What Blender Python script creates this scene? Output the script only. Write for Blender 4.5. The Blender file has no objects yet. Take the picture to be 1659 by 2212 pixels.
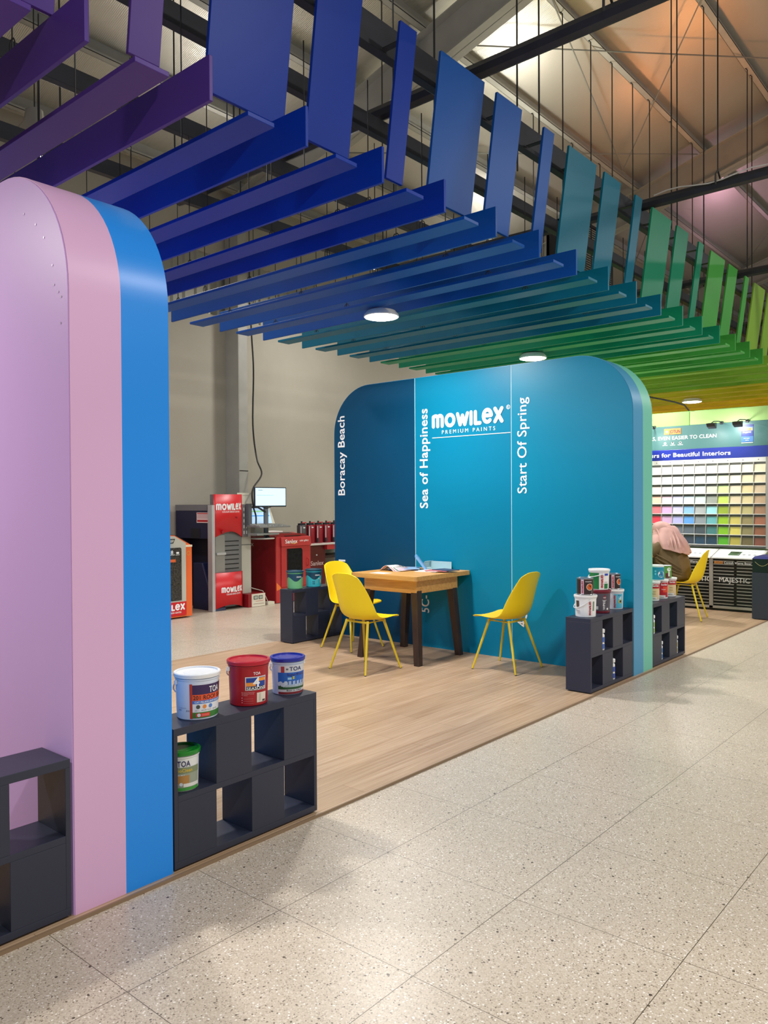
import bpy, math, random
from mathutils import Vector, Matrix
random.seed(7)
PI = math.pi
SC = bpy.context.scene
COL = SC.collection

# ------------------------------------------------------------------ camera
def make_camera():
    yaw, pitch, roll, f = 0.704193588, 0.011631948, -0.00572741425, 1685.66759
    c, s = math.cos, math.sin
    fw = Vector((-s(yaw)*c(pitch), c(yaw)*c(pitch), -s(pitch)))
    r = Vector((c(yaw), s(yaw), 0)); u = r.cross(fw)
    r2 = c(roll)*r + s(roll)*u; u2 = -s(roll)*r + c(roll)*u
    cam = bpy.data.cameras.new('camera'); o = bpy.data.objects.new('camera', cam); COL.objects.link(o)
    m = Matrix((r2, u2, -fw)).transposed().to_4x4(); m.translation = Vector((0, 0, 1.42))
    o.matrix_world = m
    cam.sensor_fit = 'VERTICAL'; cam.sensor_height = 24.0; cam.lens = 24.0*f/2212.0
    cam.clip_start = 0.05; cam.clip_end = 200
    SC.camera = o
make_camera()

# ------------------------------------------------------------------ world, exposure
SC.view_settings.view_transform = 'Standard'; SC.view_settings.look = 'None'
SC.view_settings.exposure = 0.33; SC.view_settings.gamma = 1.0
SC.view_settings.use_curve_mapping = False
W = bpy.data.worlds.new('world'); SC.world = W; W.use_nodes = True
W.node_tree.nodes['Background'].inputs[0].default_value = (0.93, 0.96, 1.0, 1)
W.node_tree.nodes['Background'].inputs[1].default_value = 0.28

def area(name, loc, size, power, color=(1, .965, .94), rot=(0, 0, 0), spread=None, parent=None):
    l = bpy.data.lights.new(name, 'AREA'); l.shape = 'DISK'; l.size = size; l.energy = power; l.color = color
    if spread: l.spread = spread
    o = bpy.data.objects.new(name, l); COL.objects.link(o); o.location = loc; o.rotation_euler = rot
    if parent: o.parent = parent
    return o
# high bay lamps over the shop aisles (their housings are built further down)
BAY = [(1.3, -0.5, 5.2, 140), (1.3, 4.5, 5.2, 125), (1.3, 9.5, 5.2, 140), (1.3, 14.5, 5.2, 140),
       (-7.45, 3.6, 4.9, 75), (-7.45, 8.6, 4.9, 75), (-7.45, 13.6, 4.9, 75)]
for i, (x, y, z, p) in enumerate(BAY):
    area('high_bay_light', (x, y, z), .42, p)
DOWN_Y = [0.05, 2.5, 5.03, 7.58, 10.1, 12.6]
for y in DOWN_Y:
    area('downlight_beam', (-4.29, y, 2.975), .22, 50, (1, .955, .90))
# added lamps without fixtures, washing the roof; tints imitate light bounced off the slats
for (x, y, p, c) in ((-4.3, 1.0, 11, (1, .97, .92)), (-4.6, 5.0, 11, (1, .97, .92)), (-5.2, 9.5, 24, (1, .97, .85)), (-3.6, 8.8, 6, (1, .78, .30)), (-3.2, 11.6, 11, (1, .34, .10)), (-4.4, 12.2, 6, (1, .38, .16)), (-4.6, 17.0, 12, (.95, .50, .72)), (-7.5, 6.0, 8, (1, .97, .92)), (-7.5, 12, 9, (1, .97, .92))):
    area('added_roof_fill', (x, y, 5.2), .35, p, c, (PI, 0, 0), math.radians(130))

# ------------------------------------------------------------------ materials
def lin(c):
    return tuple(((v/255.0)/12.92 if v/255.0 <= .04045 else ((v/255.0+.055)/1.055)**2.4) for v in c) + (1,)
_M = {}
def mat(name, rgb=(128, 128, 128), rough=.5, metal=0, spec=.5, bump=0, bscale=60, emit=0, alpha=None, trans=0, var=0, vscale=8, coat=0):
    if name in _M: return _M[name]
    m = bpy.data.materials.new(name); m.use_nodes = True; nt = m.node_tree; b = nt.nodes['Principled BSDF']
    b.inputs['Base Color'].default_value = lin(rgb); b.inputs['Roughness'].default_value = rough
    b.inputs['Metallic'].default_value = metal; b.inputs['Specular IOR Level'].default_value = spec
    b.inputs['Coat Weight'].default_value = coat
    if emit:
        b.inputs['Emission Color'].default_value = lin(rgb); b.inputs['Emission Strength'].default_value = emit
    if trans: b.inputs['Transmission Weight'].default_value = trans
    if alpha is not None: b.inputs['Alpha'].default_value = alpha
    tc = nt.nodes.new('ShaderNodeTexCoord')
    if bump:
        n = nt.nodes.new('ShaderNodeTexNoise'); n.inputs['Scale'].default_value = bscale; n.inputs['Detail'].default_value = 4
        nt.links.new(tc.outputs['Object'], n.inputs['Vector'])
        bp = nt.nodes.new('ShaderNodeBump'); bp.inputs['Strength'].default_value = bump; bp.inputs['Distance'].default_value = .01
        nt.links.new(n.outputs['Fac'], bp.inputs['Height']); nt.links.new(bp.outputs['Normal'], b.inputs['Normal'])
    if var:
        n = nt.nodes.new('ShaderNodeTexNoise'); n.inputs['Scale'].default_value = vscale; n.inputs['Detail'].default_value = 5
        nt.links.new(tc.outputs['Object'], n.inputs['Vector'])
        r = nt.nodes.new('ShaderNodeValToRGB'); L = lin(rgb)
        r.color_ramp.elements[0].position = .3; r.color_ramp.elements[1].position = .7
        r.color_ramp.elements[0].color = tuple(v*(1-var) for v in L[:3])+(1,)
        r.color_ramp.elements[1].color = tuple(min(1, v*(1+var)) for v in L[:3])+(1,)
        nt.links.new(n.outputs['Fac'], r.inputs['Fac']); nt.links.new(r.outputs['Color'], b.inputs['Base Color'])
    _M[name] = m
    return m

def mathn(nt, op, a=None, b=None, va=None, vb=None):
    n = nt.nodes.new('ShaderNodeMath'); n.operation = op
    if a is not None: nt.links.new(a, n.inputs[0])
    if b is not None: nt.links.new(b, n.inputs[1])
    if va is not None: n.inputs[0].default_value = va
    if vb is not None: n.inputs[1].default_value = vb
    return n.outputs[0]

def mixc(nt, fac, c1, c2, mode='MIX'):
    n = nt.nodes.new('ShaderNodeMix'); n.data_type = 'RGBA'; n.blend_type = mode
    nt.links.new(fac, n.inputs[0]) if not isinstance(fac, float) else setattr(n.inputs[0], 'default_value', fac)
    for k, c in ((6, c1), (7, c2)):
        if isinstance(c, tuple): n.inputs[k].default_value = c
        else: nt.links.new(c, n.inputs[k])
    return n.outputs[2]

def terrazzo():
    m = bpy.data.materials.new('terrazzo tiles'); m.use_nodes = True; nt = m.node_tree; b = nt.nodes['Principled BSDF']
    tc = nt.nodes.new('ShaderNodeTexCoord'); P = tc.outputs['Object']
    def noise(s, d=3):
        n = nt.nodes.new('ShaderNodeTexNoise'); n.inputs['Scale'].default_value = s; n.inputs['Detail'].default_value = d
        nt.links.new(P, n.inputs['Vector']); return n
    wn = noise(55, 1)
    vm = nt.nodes.new('ShaderNodeVectorMath'); vm.operation = 'MULTIPLY_ADD'
    nt.links.new(wn.outputs['Color'], vm.inputs[0]); vm.inputs[1].default_value = (.008, .008, 0); nt.links.new(P, vm.inputs[2])
    def vor(s):
        v = nt.nodes.new('ShaderNodeTexVoronoi'); v.inputs['Scale'].default_value = s; nt.links.new(vm.outputs[0], v.inputs['Vector']); return v
    def rnd(v):
        w = nt.nodes.new('ShaderNodeTexWhiteNoise'); nt.links.new(v.outputs['Position'], w.inputs['Vector']); return w.outputs['Value']
    # fine light/dark aggregate
    v1 = vor(240); r1 = rnd(v1)
    ramp = nt.nodes.new('ShaderNodeValToRGB'); e = ramp.color_ramp; e.interpolation = 'CONSTANT'
    e.elements[0].color = lin((172, 160, 140)); e.elements[1].position = .14; e.elements[1].color = lin((205, 195, 177))
    for p, c in ((.55, (215, 206, 190)), (.80, (234, 229, 217)), (.93, (184, 173, 155))):
        x = e.elements.new(p); x.color = lin(c)
    nt.links.new(r1, ramp.inputs['Fac'])
    big = noise(1.3, 2)
    base = mixc(nt, .45, ramp.outputs['Color'], lin((219, 208, 191)))
    rb = nt.nodes.new('ShaderNodeValToRGB'); rb.color_ramp.elements[0].color = lin((228, 224, 220)); rb.color_ramp.elements[1].color = lin((246, 242, 238))
    nt.links.new(big.outputs['Fac'], rb.inputs['Fac'])
    base = mixc(nt, 1.0, base, rb.outputs['Color'], 'MULTIPLY')
    # mid chips
    for sc, keep, dist, col in ((150, .18, .40, (158, 144, 126)), (120, .88, .38, (238, 232, 222)), (100, .20, .27, (120, 106, 88)), (60, .10, .22, (104, 92, 76)), (34, .08, .17, (84, 72, 60))):
        v = vor(sc); r = rnd(v)
        sel = mathn(nt, 'LESS_THAN', r, vb=keep) if keep < .5 else mathn(nt, 'GREATER_THAN', r, vb=keep)
        d = mathn(nt, 'LESS_THAN', v.outputs['Distance'], vb=dist)
        base = mixc(nt, mathn(nt, 'MULTIPLY', sel, d), base, lin(col))
    # joints
    sx = nt.nodes.new('ShaderNodeSeparateXYZ'); nt.links.new(P, sx.inputs[0])
    def joint(o, off, w):
        t = mathn(nt, 'ADD', o, vb=off); t = mathn(nt, 'DIVIDE', t, vb=.5975); t = mathn(nt, 'FRACT', t)
        t = mathn(nt, 'SUBTRACT', t, vb=.5); t = mathn(nt, 'ABSOLUTE', t)
        return mathn(nt, 'GREATER_THAN', t, vb=.5-w)
    jx = joint(sx.outputs[0], .86+.5975*60, .0022); jy = joint(sx.outputs[1], -1.838+.5975*60, .0018)
    j = mathn(nt, 'MAXIMUM', jx, jy)
    base = mixc(nt, j, base, lin((92, 80, 62)))
    nt.links.new(base, b.inputs['Base Color'])
    b.inputs['Roughness'].default_value = .34; b.inputs['Specular IOR Level'].default_value = .5
    return m

def wood_floor():
    m = bpy.data.materials.new('oak planks'); m.use_nodes = True; nt = m.node_tree; b = nt.nodes['Principled BSDF']
    tc = nt.nodes.new('ShaderNodeTexCoord')
    mp = nt.nodes.new('ShaderNodeMapping'); mp.inputs['Rotation'].default_value = (0, 0, PI/2); nt.links.new(tc.outputs['Object'], mp.inputs['Vector'])
    br = nt.nodes.new('ShaderNodeTexBrick'); br.offset = .37; br.inputs['Scale'].default_value = 1
    br.inputs['Brick Width'].default_value = 1.2; br.inputs['Row Height'].default_value = .15; br.inputs['Mortar Size'].default_value = .0012
    br.inputs['Color1'].default_value = lin((204, 177, 148)); br.inputs['Color2'].default_value = lin((188, 161, 132)); br.inputs['Mortar'].default_value = lin((150, 120, 88))
    nt.links.new(mp.outputs[0], br.inputs['Vector'])
    mg = nt.nodes.new('ShaderNodeMapping'); mg.inputs['Scale'].default_value = (34, 1.1, 1); nt.links.new(tc.outputs['Object'], mg.inputs['Vector'])
    n = nt.nodes.new('ShaderNodeTexNoise'); n.inputs['Scale'].default_value = 1.6; n.inputs['Detail'].default_value = 6; n.inputs['Distortion'].default_value = .6
    nt.links.new(mg.outputs[0], n.inputs['Vector'])
    r = nt.nodes.new('ShaderNodeValToRGB'); r.color_ramp.elements[0].position = .3; r.color_ramp.elements[0].color = lin((218, 207, 195))
    r.color_ramp.elements[1].position = .72; r.color_ramp.elements[1].color = lin((255, 255, 255)); nt.links.new(n.outputs['Fac'], r.inputs['Fac'])
    c = mixc(nt, 1.0, br.outputs['Color'], r.outputs['Color'], 'MULTIPLY')
    r2 = nt.nodes.new('ShaderNodeValToRGB'); r2.color_ramp.elements[0].position = .66; r2.color_ramp.elements[0].color = (0, 0, 0, 1)
    r2.color_ramp.elements[1].position = .78; r2.color_ramp.elements[1].color = (.55, .55, .55, 1); nt.links.new(n.outputs['Fac'], r2.inputs['Fac'])
    c = mixc(nt, r2.outputs['Color'], c, lin((214, 190, 160)))
    nt.links.new(c, b.inputs['Base Color']); b.inputs['Roughness'].default_value = .38
    return m

def wood(name, c1, c2, scale, rough=.4):
    m = bpy.data.materials.new(name); m.use_nodes = True; nt = m.node_tree; b = nt.nodes['Principled BSDF']
    tc = nt.nodes.new('ShaderNodeTexCoord'); mp = nt.nodes.new('ShaderNodeMapping'); mp.inputs['Scale'].default_value = scale
    nt.links.new(tc.outputs['Object'], mp.inputs['Vector'])
    n = nt.nodes.new('ShaderNodeTexNoise'); n.inputs['Scale'].default_value = 2; n.inputs['Detail'].default_value = 6; n.inputs['Distortion'].default_value = 1
    nt.links.new(mp.outputs[0], n.inputs['Vector'])
    r = nt.nodes.new('ShaderNodeValToRGB'); r.color_ramp.elements[0].position = .3; r.color_ramp.elements[0].color = lin(c1)
    r.color_ramp.elements[1].position = .7; r.color_ramp.elements[1].color = lin(c2)
    nt.links.new(n.outputs['Fac'], r.inputs['Fac']); nt.links.new(r.outputs['Color'], b.inputs['Base Color']); b.inputs['Roughness'].default_value = rough
    return m

def foil():
    m = bpy.data.materials.new('roof insulation foil'); m.use_nodes = True; nt = m.node_tree; b = nt.nodes['Principled BSDF']
    b.inputs['Base Color'].default_value = lin((205, 201, 190)); b.inputs['Metallic'].default_value = .7; b.inputs['Roughness'].default_value = .40
    tc = nt.nodes.new('ShaderNodeTexCoord')
    w = nt.nodes.new('ShaderNodeTexWave'); w.inputs['Scale'].default_value = 16; w.inputs['Distortion'].default_value = 3; w.inputs['Detail'].default_value = 3
    w.bands_direction = 'Y'; nt.links.new(tc.outputs['Object'], w.inputs['Vector'])
    n = nt.nodes.new('ShaderNodeTexNoise'); n.inputs['Scale'].default_value = 2.2; n.inputs['Detail'].default_value = 5; nt.links.new(tc.outputs['Object'], n.inputs['Vector'])
    ad = mathn(nt, 'MULTIPLY_ADD', n.outputs['Fac'], None, vb=3.0); nt.links.new(w.outputs['Fac'], ad.node.inputs[2])
    bp = nt.nodes.new('ShaderNodeBump'); bp.inputs['Strength'].default_value = .22; bp.inputs['Distance'].default_value = .03
    nt.links.new(ad, bp.inputs['Height']); nt.links.new(bp.outputs['Normal'], b.inputs['Normal'])
    return m

WHITE = mat('white plastic', (236, 236, 234), .35)
INK = mat('white lettering', (243, 243, 243), .5)
NAVY = mat('navy laminate', (44, 48, 64), .42, bump=.02)
BLACKM = mat('black steel', (32, 34, 40), .45)
ROD = mat('hanger steel', (38, 38, 40), .5)
GREYSTEEL = mat('painted steel grey', (150, 149, 142), .5, var=.08, vscale=3)
YEL = mat('yellow moulded plastic', (247, 212, 18), .42)
YELM = mat('yellow painted metal', (226, 196, 40), .4)
FRAMEST = mat('charcoal painted frame', (34, 36, 44), .5, var=.25, vscale=7)

# ------------------------------------------------------------------ mesh builder
class MB:
    def __init__(s): s.v = []; s.f = []; s.m = []; s.mats = []; s.sm = []
    def mi(s, m):
        if m not in s.mats: s.mats.append(m)
        return s.mats.index(m)
    def add(s, vs, fs, m, smooth=False):
        b = len(s.v); i = s.mi(m); s.v += [tuple(v) for v in vs]
        for f in fs: s.f.append(tuple(b+k for k in f)); s.m.append(i); s.sm.append(smooth)
        return s
    def box(s, x0, x1, y0, y1, z0, z1, m):
        vs = [(x, y, z) for x in (x0, x1) for y in (y0, y1) for z in (z0, z1)]
        return s.add(vs, [(0, 1, 3, 2), (4, 6, 7, 5), (0, 4, 5, 1), (2, 3, 7, 6), (0, 2, 6, 4), (1, 5, 7, 3)], m)
    def hexa(s, p, m):    # 8 points: bottom 4 ccw, top 4 ccw
        return s.add(p, [(3, 2, 1, 0), (4, 5, 6, 7), (0, 1, 5, 4), (1, 2, 6, 5), (2, 3, 7, 6), (3, 0, 4, 7)], m)
    def prism(s, pts, fn, d0, d1, m, smooth=False, caps=True):
        n = len(pts); a = [fn(p[0], p[1], d0) for p in pts]; b = [fn(p[0], p[1], d1) for p in pts]
        if caps: s.add(a+b, [tuple(range(n-1, -1, -1)), tuple(range(n, 2*n))], m)
        s.add(a+b, [(i, (i+1) % n, n+(i+1) % n, n+i) for i in range(n)], m, smooth)
        return s
    def lathe(s, prof, c, m, n=40, smooth=True):
        vs = []
        for r, z in prof:
            for k in range(n):
                a = 2*PI*k/n; vs.append((c[0]+r*math.cos(a), c[1]+r*math.sin(a), c[2]+z))
        fs = [(i*n+k, i*n+(k+1) % n, (i+1)*n+(k+1) % n, (i+1)*n+k) for i in range(len(prof)-1) for k in range(n)]
        return s.add(vs, fs, m, smooth)
    def tube(s, path, r, m, n=8, closed=False, cap=True):
        P = [Vector(p) for p in path]; N = len(P); rr = r if isinstance(r, (list, tuple)) else [r]*N
        vs = []; prev = None
        for i in range(N):
            if closed: t = (P[(i+1) % N]-P[i-1]).normalized()
            else: t = (P[min(i+1, N-1)]-P[max(i-1, 0)]).normalized()
            if prev is None:
                up = Vector((0, 0, 1)) if abs(t.z) < .9 else Vector((1, 0, 0))
                x = t.cross(up).normalized()
            else:
                x = (prev - t*prev.dot(t)).normalized()
            prev = x; y = t.cross(x)
            for k in range(n):
                a = 2*PI*k/n; vs.append(P[i]+rr[i]*(math.cos(a)*x+math.sin(a)*y))
        M_ = N if closed else N-1
        fs = [(i*n+k, i*n+(k+1) % n, ((i+1) % N)*n+(k+1) % n, ((i+1) % N)*n+k) for i in range(M_) for k in range(n)]
        if cap and not closed: fs += [tuple(range(n-1, -1, -1)), tuple((N-1)*n+k for k in range(n))]
        return s.add(vs, fs, m, True)
    def loft(s, rings, m, cap=True):
        n = len(rings[0]); vs = [p for r in rings for p in r]
        fs = [(i*n+k, i*n+(k+1) % n, (i+1)*n+(k+1) % n, (i+1)*n+k) for i in range(len(rings)-1) for k in range(n)]
        if cap: fs += [tuple(range(n-1, -1, -1)), tuple((len(rings)-1)*n+k for k in range(n))]
        return s.add(vs, fs, m, True)
    def text(s, txt, fn, width, m, height=None, bold=0.0, anchor='l'):
        vs, fs, w, h0, h1 = text_mesh(txt, bold)
        a_, b_, c_ = Vector(fn(0, 0)), Vector(fn(.02, 0)), Vector(fn(.04, 0))
        if (b_-(a_+c_)/2).length > 2e-4: vs, fs, w, h0, h1 = text_strips(txt, bold, max(4, int(width/.004)))
        k = width/w; ky = k if height is None else height/(h1-h0)
        ox = 0 if anchor == 'l' else (-w if anchor == 'r' else -w/2)
        return s.add([fn((x+ox)*k, (y-h0)*ky) for x, y in vs], fs, m)
    def logo(s, fn, width, m, anchor='l', height=None, weight=.115):
        vs, fs, w, h = logo_mesh(weight); k = width/w; ky = k if height is None else height/h
        ox = 0 if anchor == 'l' else (-w if anchor == 'r' else -w/2)
        out = []
        cnt = {}
        for fi, f in enumerate(fs):
            for q in f: cnt[q] = fi
        for q, (x, y) in enumerate(vs):
            u, v = (x+ox)*k, y*ky; p = Vector(fn(u, v)); e = width*.01
            nrm = (Vector(fn(u+e, v))-p).cross(Vector(fn(u, v+e))-p).normalized()
            out.append(p+nrm*(1.5e-5*cnt[q]))
        return s.add(out, fs, m)
    def quad(s, fn, u0, u1, v0, v1, m, nu=1):
        vs = []; 
        for i in range(nu+1):
            u = u0+(u1-u0)*i/nu; vs += [fn(u, v0), fn(u, v1)]
        return s.add(vs, [(2*i, 2*i+2, 2*i+3, 2*i+1) for i in range(nu)], m, nu > 1)
    def disc(s, fn, u, v, r, m, n=20, r0=0):
        if r0 == 0: return s.add([fn(u+r*math.cos(2*PI*k/n), v+r*math.sin(2*PI*k/n)) for k in range(n)], [tuple(range(n))], m)
        vs = [fn(u+q*math.cos(2*PI*k/n), v+q*math.sin(2*PI*k/n)) for q in (r0, r) for k in range(n)]
        return s.add(vs, [(k, (k+1) % n, n+(k+1) % n, n+k) for k in range(n)], m)

_T = {}
def text_mesh(txt, bold=0.0):
    bold = min(bold, .014)
    k = (txt, bold)
    if k in _T: return _T[k]
    c = bpy.data.curves.new('t', 'FONT'); c.body = txt; c.size = 1; c.offset = bold; c.resolution_u = 3; c.space_character = 1+bold*2
    o = bpy.data.objects.new('t', c); COL.objects.link(o); bpy.context.view_layer.update()
    me = bpy.data.meshes.new_from_object(o)
    vs = [(v.co.x, v.co.y) for v in me.vertices]; fs = [tuple(p.vertices) for p in me.polygons]
    bpy.data.objects.remove(o); bpy.data.curves.remove(c); bpy.data.meshes.remove(me)
    x0 = min(v[0] for v in vs); vs = [(x-x0, y) for x, y in vs]
    base = 0.0
    r = (vs, fs, max(v[0] for v in vs), base, max(v[1] for v in vs))
    _T[k] = r
    return r

def text_strips(txt, bold, n):
    k = (txt, bold, n)
    if k in _T: return _T[k]
    vs, fs, w, h0, h1 = text_mesh(txt, bold)
    import bmesh
    bm = bmesh.new(); V_ = [bm.verts.new((x, y, 0)) for x, y in vs]
    for f in fs:
        try: bm.faces.new([V_[i] for i in f])
        except ValueError: pass
    for i in range(1, n):
        bmesh.ops.bisect_plane(bm, geom=bm.verts[:]+bm.edges[:]+bm.faces[:], plane_co=(w*i/n, 0, 0), plane_no=(1, 0, 0))
    bm.verts.index_update()
    r = ([(v.co.x, v.co.y) for v in bm.verts], [tuple(v.index for v in f.verts) for f in bm.faces], w, h0, h1)
    bm.free(); _T[k] = r
    return r

def arc(cx, cy, r, a0, a1, n=12, ry=None):
    ry = ry or r
    return [(cx+r*math.cos(math.radians(a0+(a1-a0)*i/n)), cy+ry*math.sin(math.radians(a0+(a1-a0)*i/n))) for i in range(n+1)]
def logo_mesh(w=.115):
    k = ('logo', w)
    if k in _T: return _T[k]
    S = []; x = w
    S += [[(x, w), (x, .72)], arc(x+.17, .60, .17, 180, 0)+[(x+.34, w)], arc(x+.51, .60, .17, 180, 0)+[(x+.68, w)]]; x += .68+2*w+.07
    S += [arc(x+.29, .44, .29, 0, 360, 24, .33)]; x += .58+2*w+.04
    S += [[(x, .77), (x+.19, w), (x+.36, .66), (x+.53, w), (x+.72, .77)]]; x += .72+2*w+.03
    S += [[(x, w), (x, .80)]]; x += 2*w+.08
    S += [[(x, .80), (x, w), (x+.32, w)]]; x += .32+2*w+.02
    S += [[(x+.02, .52), (x+.52, .52)]+arc(x+.27, .50, .27, 5, 312, 22, .36)]; x += .54+2*w+.03
    S += [[(x, .88), (x+.46, .13)], [(x+.46, .88), (x, .13)]]; x += .46+w
    vs = []; fs = []
    for path in S:
        for a, b in zip(path[:-1], path[1:]):
            d = Vector((b[0]-a[0], b[1]-a[1], 0))
            if d.length < 1e-6: continue
            n = Vector((-d.y, d.x, 0)).normalized()*w; i = len(vs)
            vs += [(a[0]+n.x, a[1]+n.y), (a[0]-n.x, a[1]-n.y), (b[0]-n.x, b[1]-n.y), (b[0]+n.x, b[1]+n.y)]; fs.append((i, i+1, i+2, i+3))
        for a in path:
            i = len(vs); vs += [(a[0]+w*math.cos(2*PI*q/12), a[1]+w*math.sin(2*PI*q/12)) for q in range(12)]; fs.append(tuple(range(i, i+12)))
    _T[k] = (vs, fs, x, .88+w)
    return _T[k]

def link_mesh(name, mb, parent=None, bevel=0, solid=0, sub=0, world=False):
    me = bpy.data.meshes.new(name); me.from_pydata(mb.v, [], mb.f)
    for m in mb.mats: me.materials.append(m)
    me.polygons.foreach_set('material_index', mb.m); me.polygons.foreach_set('use_smooth', mb.sm); me.update()
    if any(mb.sm) and not sub: me.set_sharp_from_angle(angle=.62)
    o = bpy.data.objects.new(name, me); COL.objects.link(o)
    if parent:
        o.parent = parent
        if world: o.location = -chainloc(parent)
    if solid: md = o.modifiers.new('s', 'SOLIDIFY'); md.thickness = solid; md.offset = 0
    if bevel: md = o.modifiers.new('b', 'BEVEL'); md.width = bevel; md.segments = 2; md.limit_method = 'ANGLE'; md.harden_normals = False
    if sub: md = o.modifiers.new('u', 'SUBSURF'); md.levels = sub; md.render_levels = sub
    return o
def chainloc(p):
    v = Vector((0, 0, 0))
    while p: v += p.location; p = p.parent
    return v
def tag(o, label, cat, group=None):
    o['label'] = label; o['category'] = cat
    if group: o['group'] = group
    return o
def thing(name, label, cat, loc, rz=0, group=None):
    o = bpy.data.objects.new(name, None); COL.objects.link(o); o.location = loc; o.rotation_euler = (0, 0, rz); o.empty_display_size = .1
    return tag(o, label, cat, group)
def structure(o): o['kind'] = 'structure'; return o
def relabel(o, label, group=None):
    o['label'] = label
    if group: o['group'] = group
def dup(root, loc, rz=None, label=None):
    r = root.copy(); COL.objects.link(r); r.location = loc
    if rz is not None: r.rotation_euler = (0, 0, rz)
    if label: r['label'] = label
    for ch in list(root.children):
        c = ch.copy(); COL.objects.link(c); c.parent = r
        for g in ch.children:
            d = g.copy(); COL.objects.link(d); d.parent = c
    return r
def faceY(Y, x0, z0): return lambda u, v: (x0+u, Y, z0+v)          # faces -Y, reads towards +X
def faceYv(Y, x0, z0): return lambda u, v: (x0-v, Y, z0+u)         # same face, reads upwards
def faceX(X, y0, z0): return lambda u, v: (X, y0+u, z0+v)          # faces +X, reads towards +Y
ORD = ['first', 'second', 'third', 'fourth', 'fifth', 'sixth', 'seventh', 'eighth', 'ninth', 'tenth', 'eleventh', 'twelfth']

# ================================================================== STRUCTURE
FZ = -.012
fl = MB().add([(-9.6, -6, FZ), (8, -6, FZ), (8, 30, FZ), (-9.6, 30, FZ)], [(0, 1, 2, 3)], terrazzo())
structure(link_mesh('floor', fl))
pf = MB().box(-6.05, -2.535, -3, 11.35, FZ, 0, wood_floor())
o = structure(link_mesh('floor_platform', pf)); o.name = 'floor_oak'
structure(link_mesh('trim_1', MB().box(-2.535, -2.527, -3, 11.35, FZ, 0.001, mat('platform edge trim', (138, 114, 88), .5))))

WX = -9.35
plaster = mat('beige plaster wall', (168, 162, 148), .85, bump=.08, bscale=30, var=.04, vscale=1.2)
wl = MB().box(WX-.2, WX, -6, 30, FZ, 4.2, plaster)
structure(link_mesh('wall_left', wl))
cor = MB(); pts = []
y = -2.0
prof = []
while y < 24:
    prof += [(y, 0), (y+.06, 0), (y+.08, .03), (y+.12, .03), (y+.14, 0)]; y += .2
vs = []
for (yy, d) in prof: vs += [(WX-.05+d, yy, 4.2), (WX-.05+d, yy, 5.09)]
cor.add(vs, [(2*i, 2*i+2, 2*i+3, 2*i+1) for i in range(len(prof)-1)], mat('corrugated wall sheet', (158, 156, 146), .5, metal=.3))
structure(link_mesh('wall_left_cladding', cor)).name = 'trim_2'
structure(link_mesh('wall_left_upper', MB().box(WX-.2, WX-.02, -6, 30, 5.09, 6.4, plaster))).name = 'wall_left_top'
def roofz(x): return 6.1+.29*(x+9.3)
rf = MB().add([(-9.6, -6, roofz(-9.6)), (8, -6, roofz(8)), (8, 30, roofz(8)), (-9.6, 30, roofz(-9.6))], [(0, 3, 2, 1)], foil())
structure(link_mesh('ceiling', rf))
structure(link_mesh('wall_far', MB().box(-9.6, 8, 30, 30.2, FZ, 11.5, plaster)))

# steel roof frame: column, rafters, purlins, bracing
steel = mat('grey primer steel', (158, 156, 148), .55, var=.06, vscale=4)
def beam_x(Y, x0, x1, zoff, depth, fw):   # sloping I-section along X
    mb = MB()
    def seg(y0, y1, a, b):
        mb.hexa([(x0, y0, roofz(x0)+a), (x1, y0, roofz(x1)+a), (x1, y1, roofz(x1)+a), (x0, y1, roofz(x0)+a),
                 (x0, y0, roofz(x0)+b), (x1, y0, roofz(x1)+b), (x1, y1, roofz(x1)+b), (x0, y1, roofz(x0)+b)], steel)
    seg(Y-fw/2, Y+fw/2, zoff-depth, zoff-depth+.014); seg(Y-fw/2, Y+fw/2, zoff-.014, zoff); seg(Y-.006, Y+.006, zoff-depth, zoff)
    x = x0+1.2
    while x < x1:
        mb.box(x, x+.012, Y-fw/2+.01, Y+fw/2-.01, roofz(x)+zoff-depth+.01, roofz(x)+zoff-.01, steel); x += 2.35
    return mb
for Yr in (1.2, 7.46, 13.7, 20.0):
    mb = beam_x(Yr, -9.3, 8, -.20, .50, .22)
    o = link_mesh('roof_rafter', mb); structure(o)
    mb = MB(); fz = 5.6
    mb.box(WX+.0, WX+.014, Yr-.08, Yr+.08, FZ, fz, steel); mb.box(-9.064, -9.05, Yr-.08, Yr+.08, FZ, fz, steel); mb.box(WX, -9.05, Yr-.09, Yr-.078, FZ, fz, steel)
    mb.box(WX, -9.05, Yr-.085, Yr+.085, 1.9, 1.912, steel)
    structure(link_mesh('wall_column', mb))
for k in range(-4, 10):
    x = -4.45+1.15*k
    if x < -9.2 or x > 7.5: continue
    mb = MB(); z = roofz(x)
    def P(a, b): return [(x+a[0], z-.0+a[1]), (x+b[0], z+b[1])]
    mb.box(x-.045, x-.04, -6, 30, z-.2, z-.0, steel)
    mb.box(x-.045, x+.045, -6, 30, z-.2, z-.194, steel)
    mb.box(x+.04, x+.045, -6, 30, z-.2, z-.17, steel)
    structure(link_mesh('roof_purlin', mb))
brmat = mat('bracing rod steel', (120, 120, 114), .5)
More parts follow.
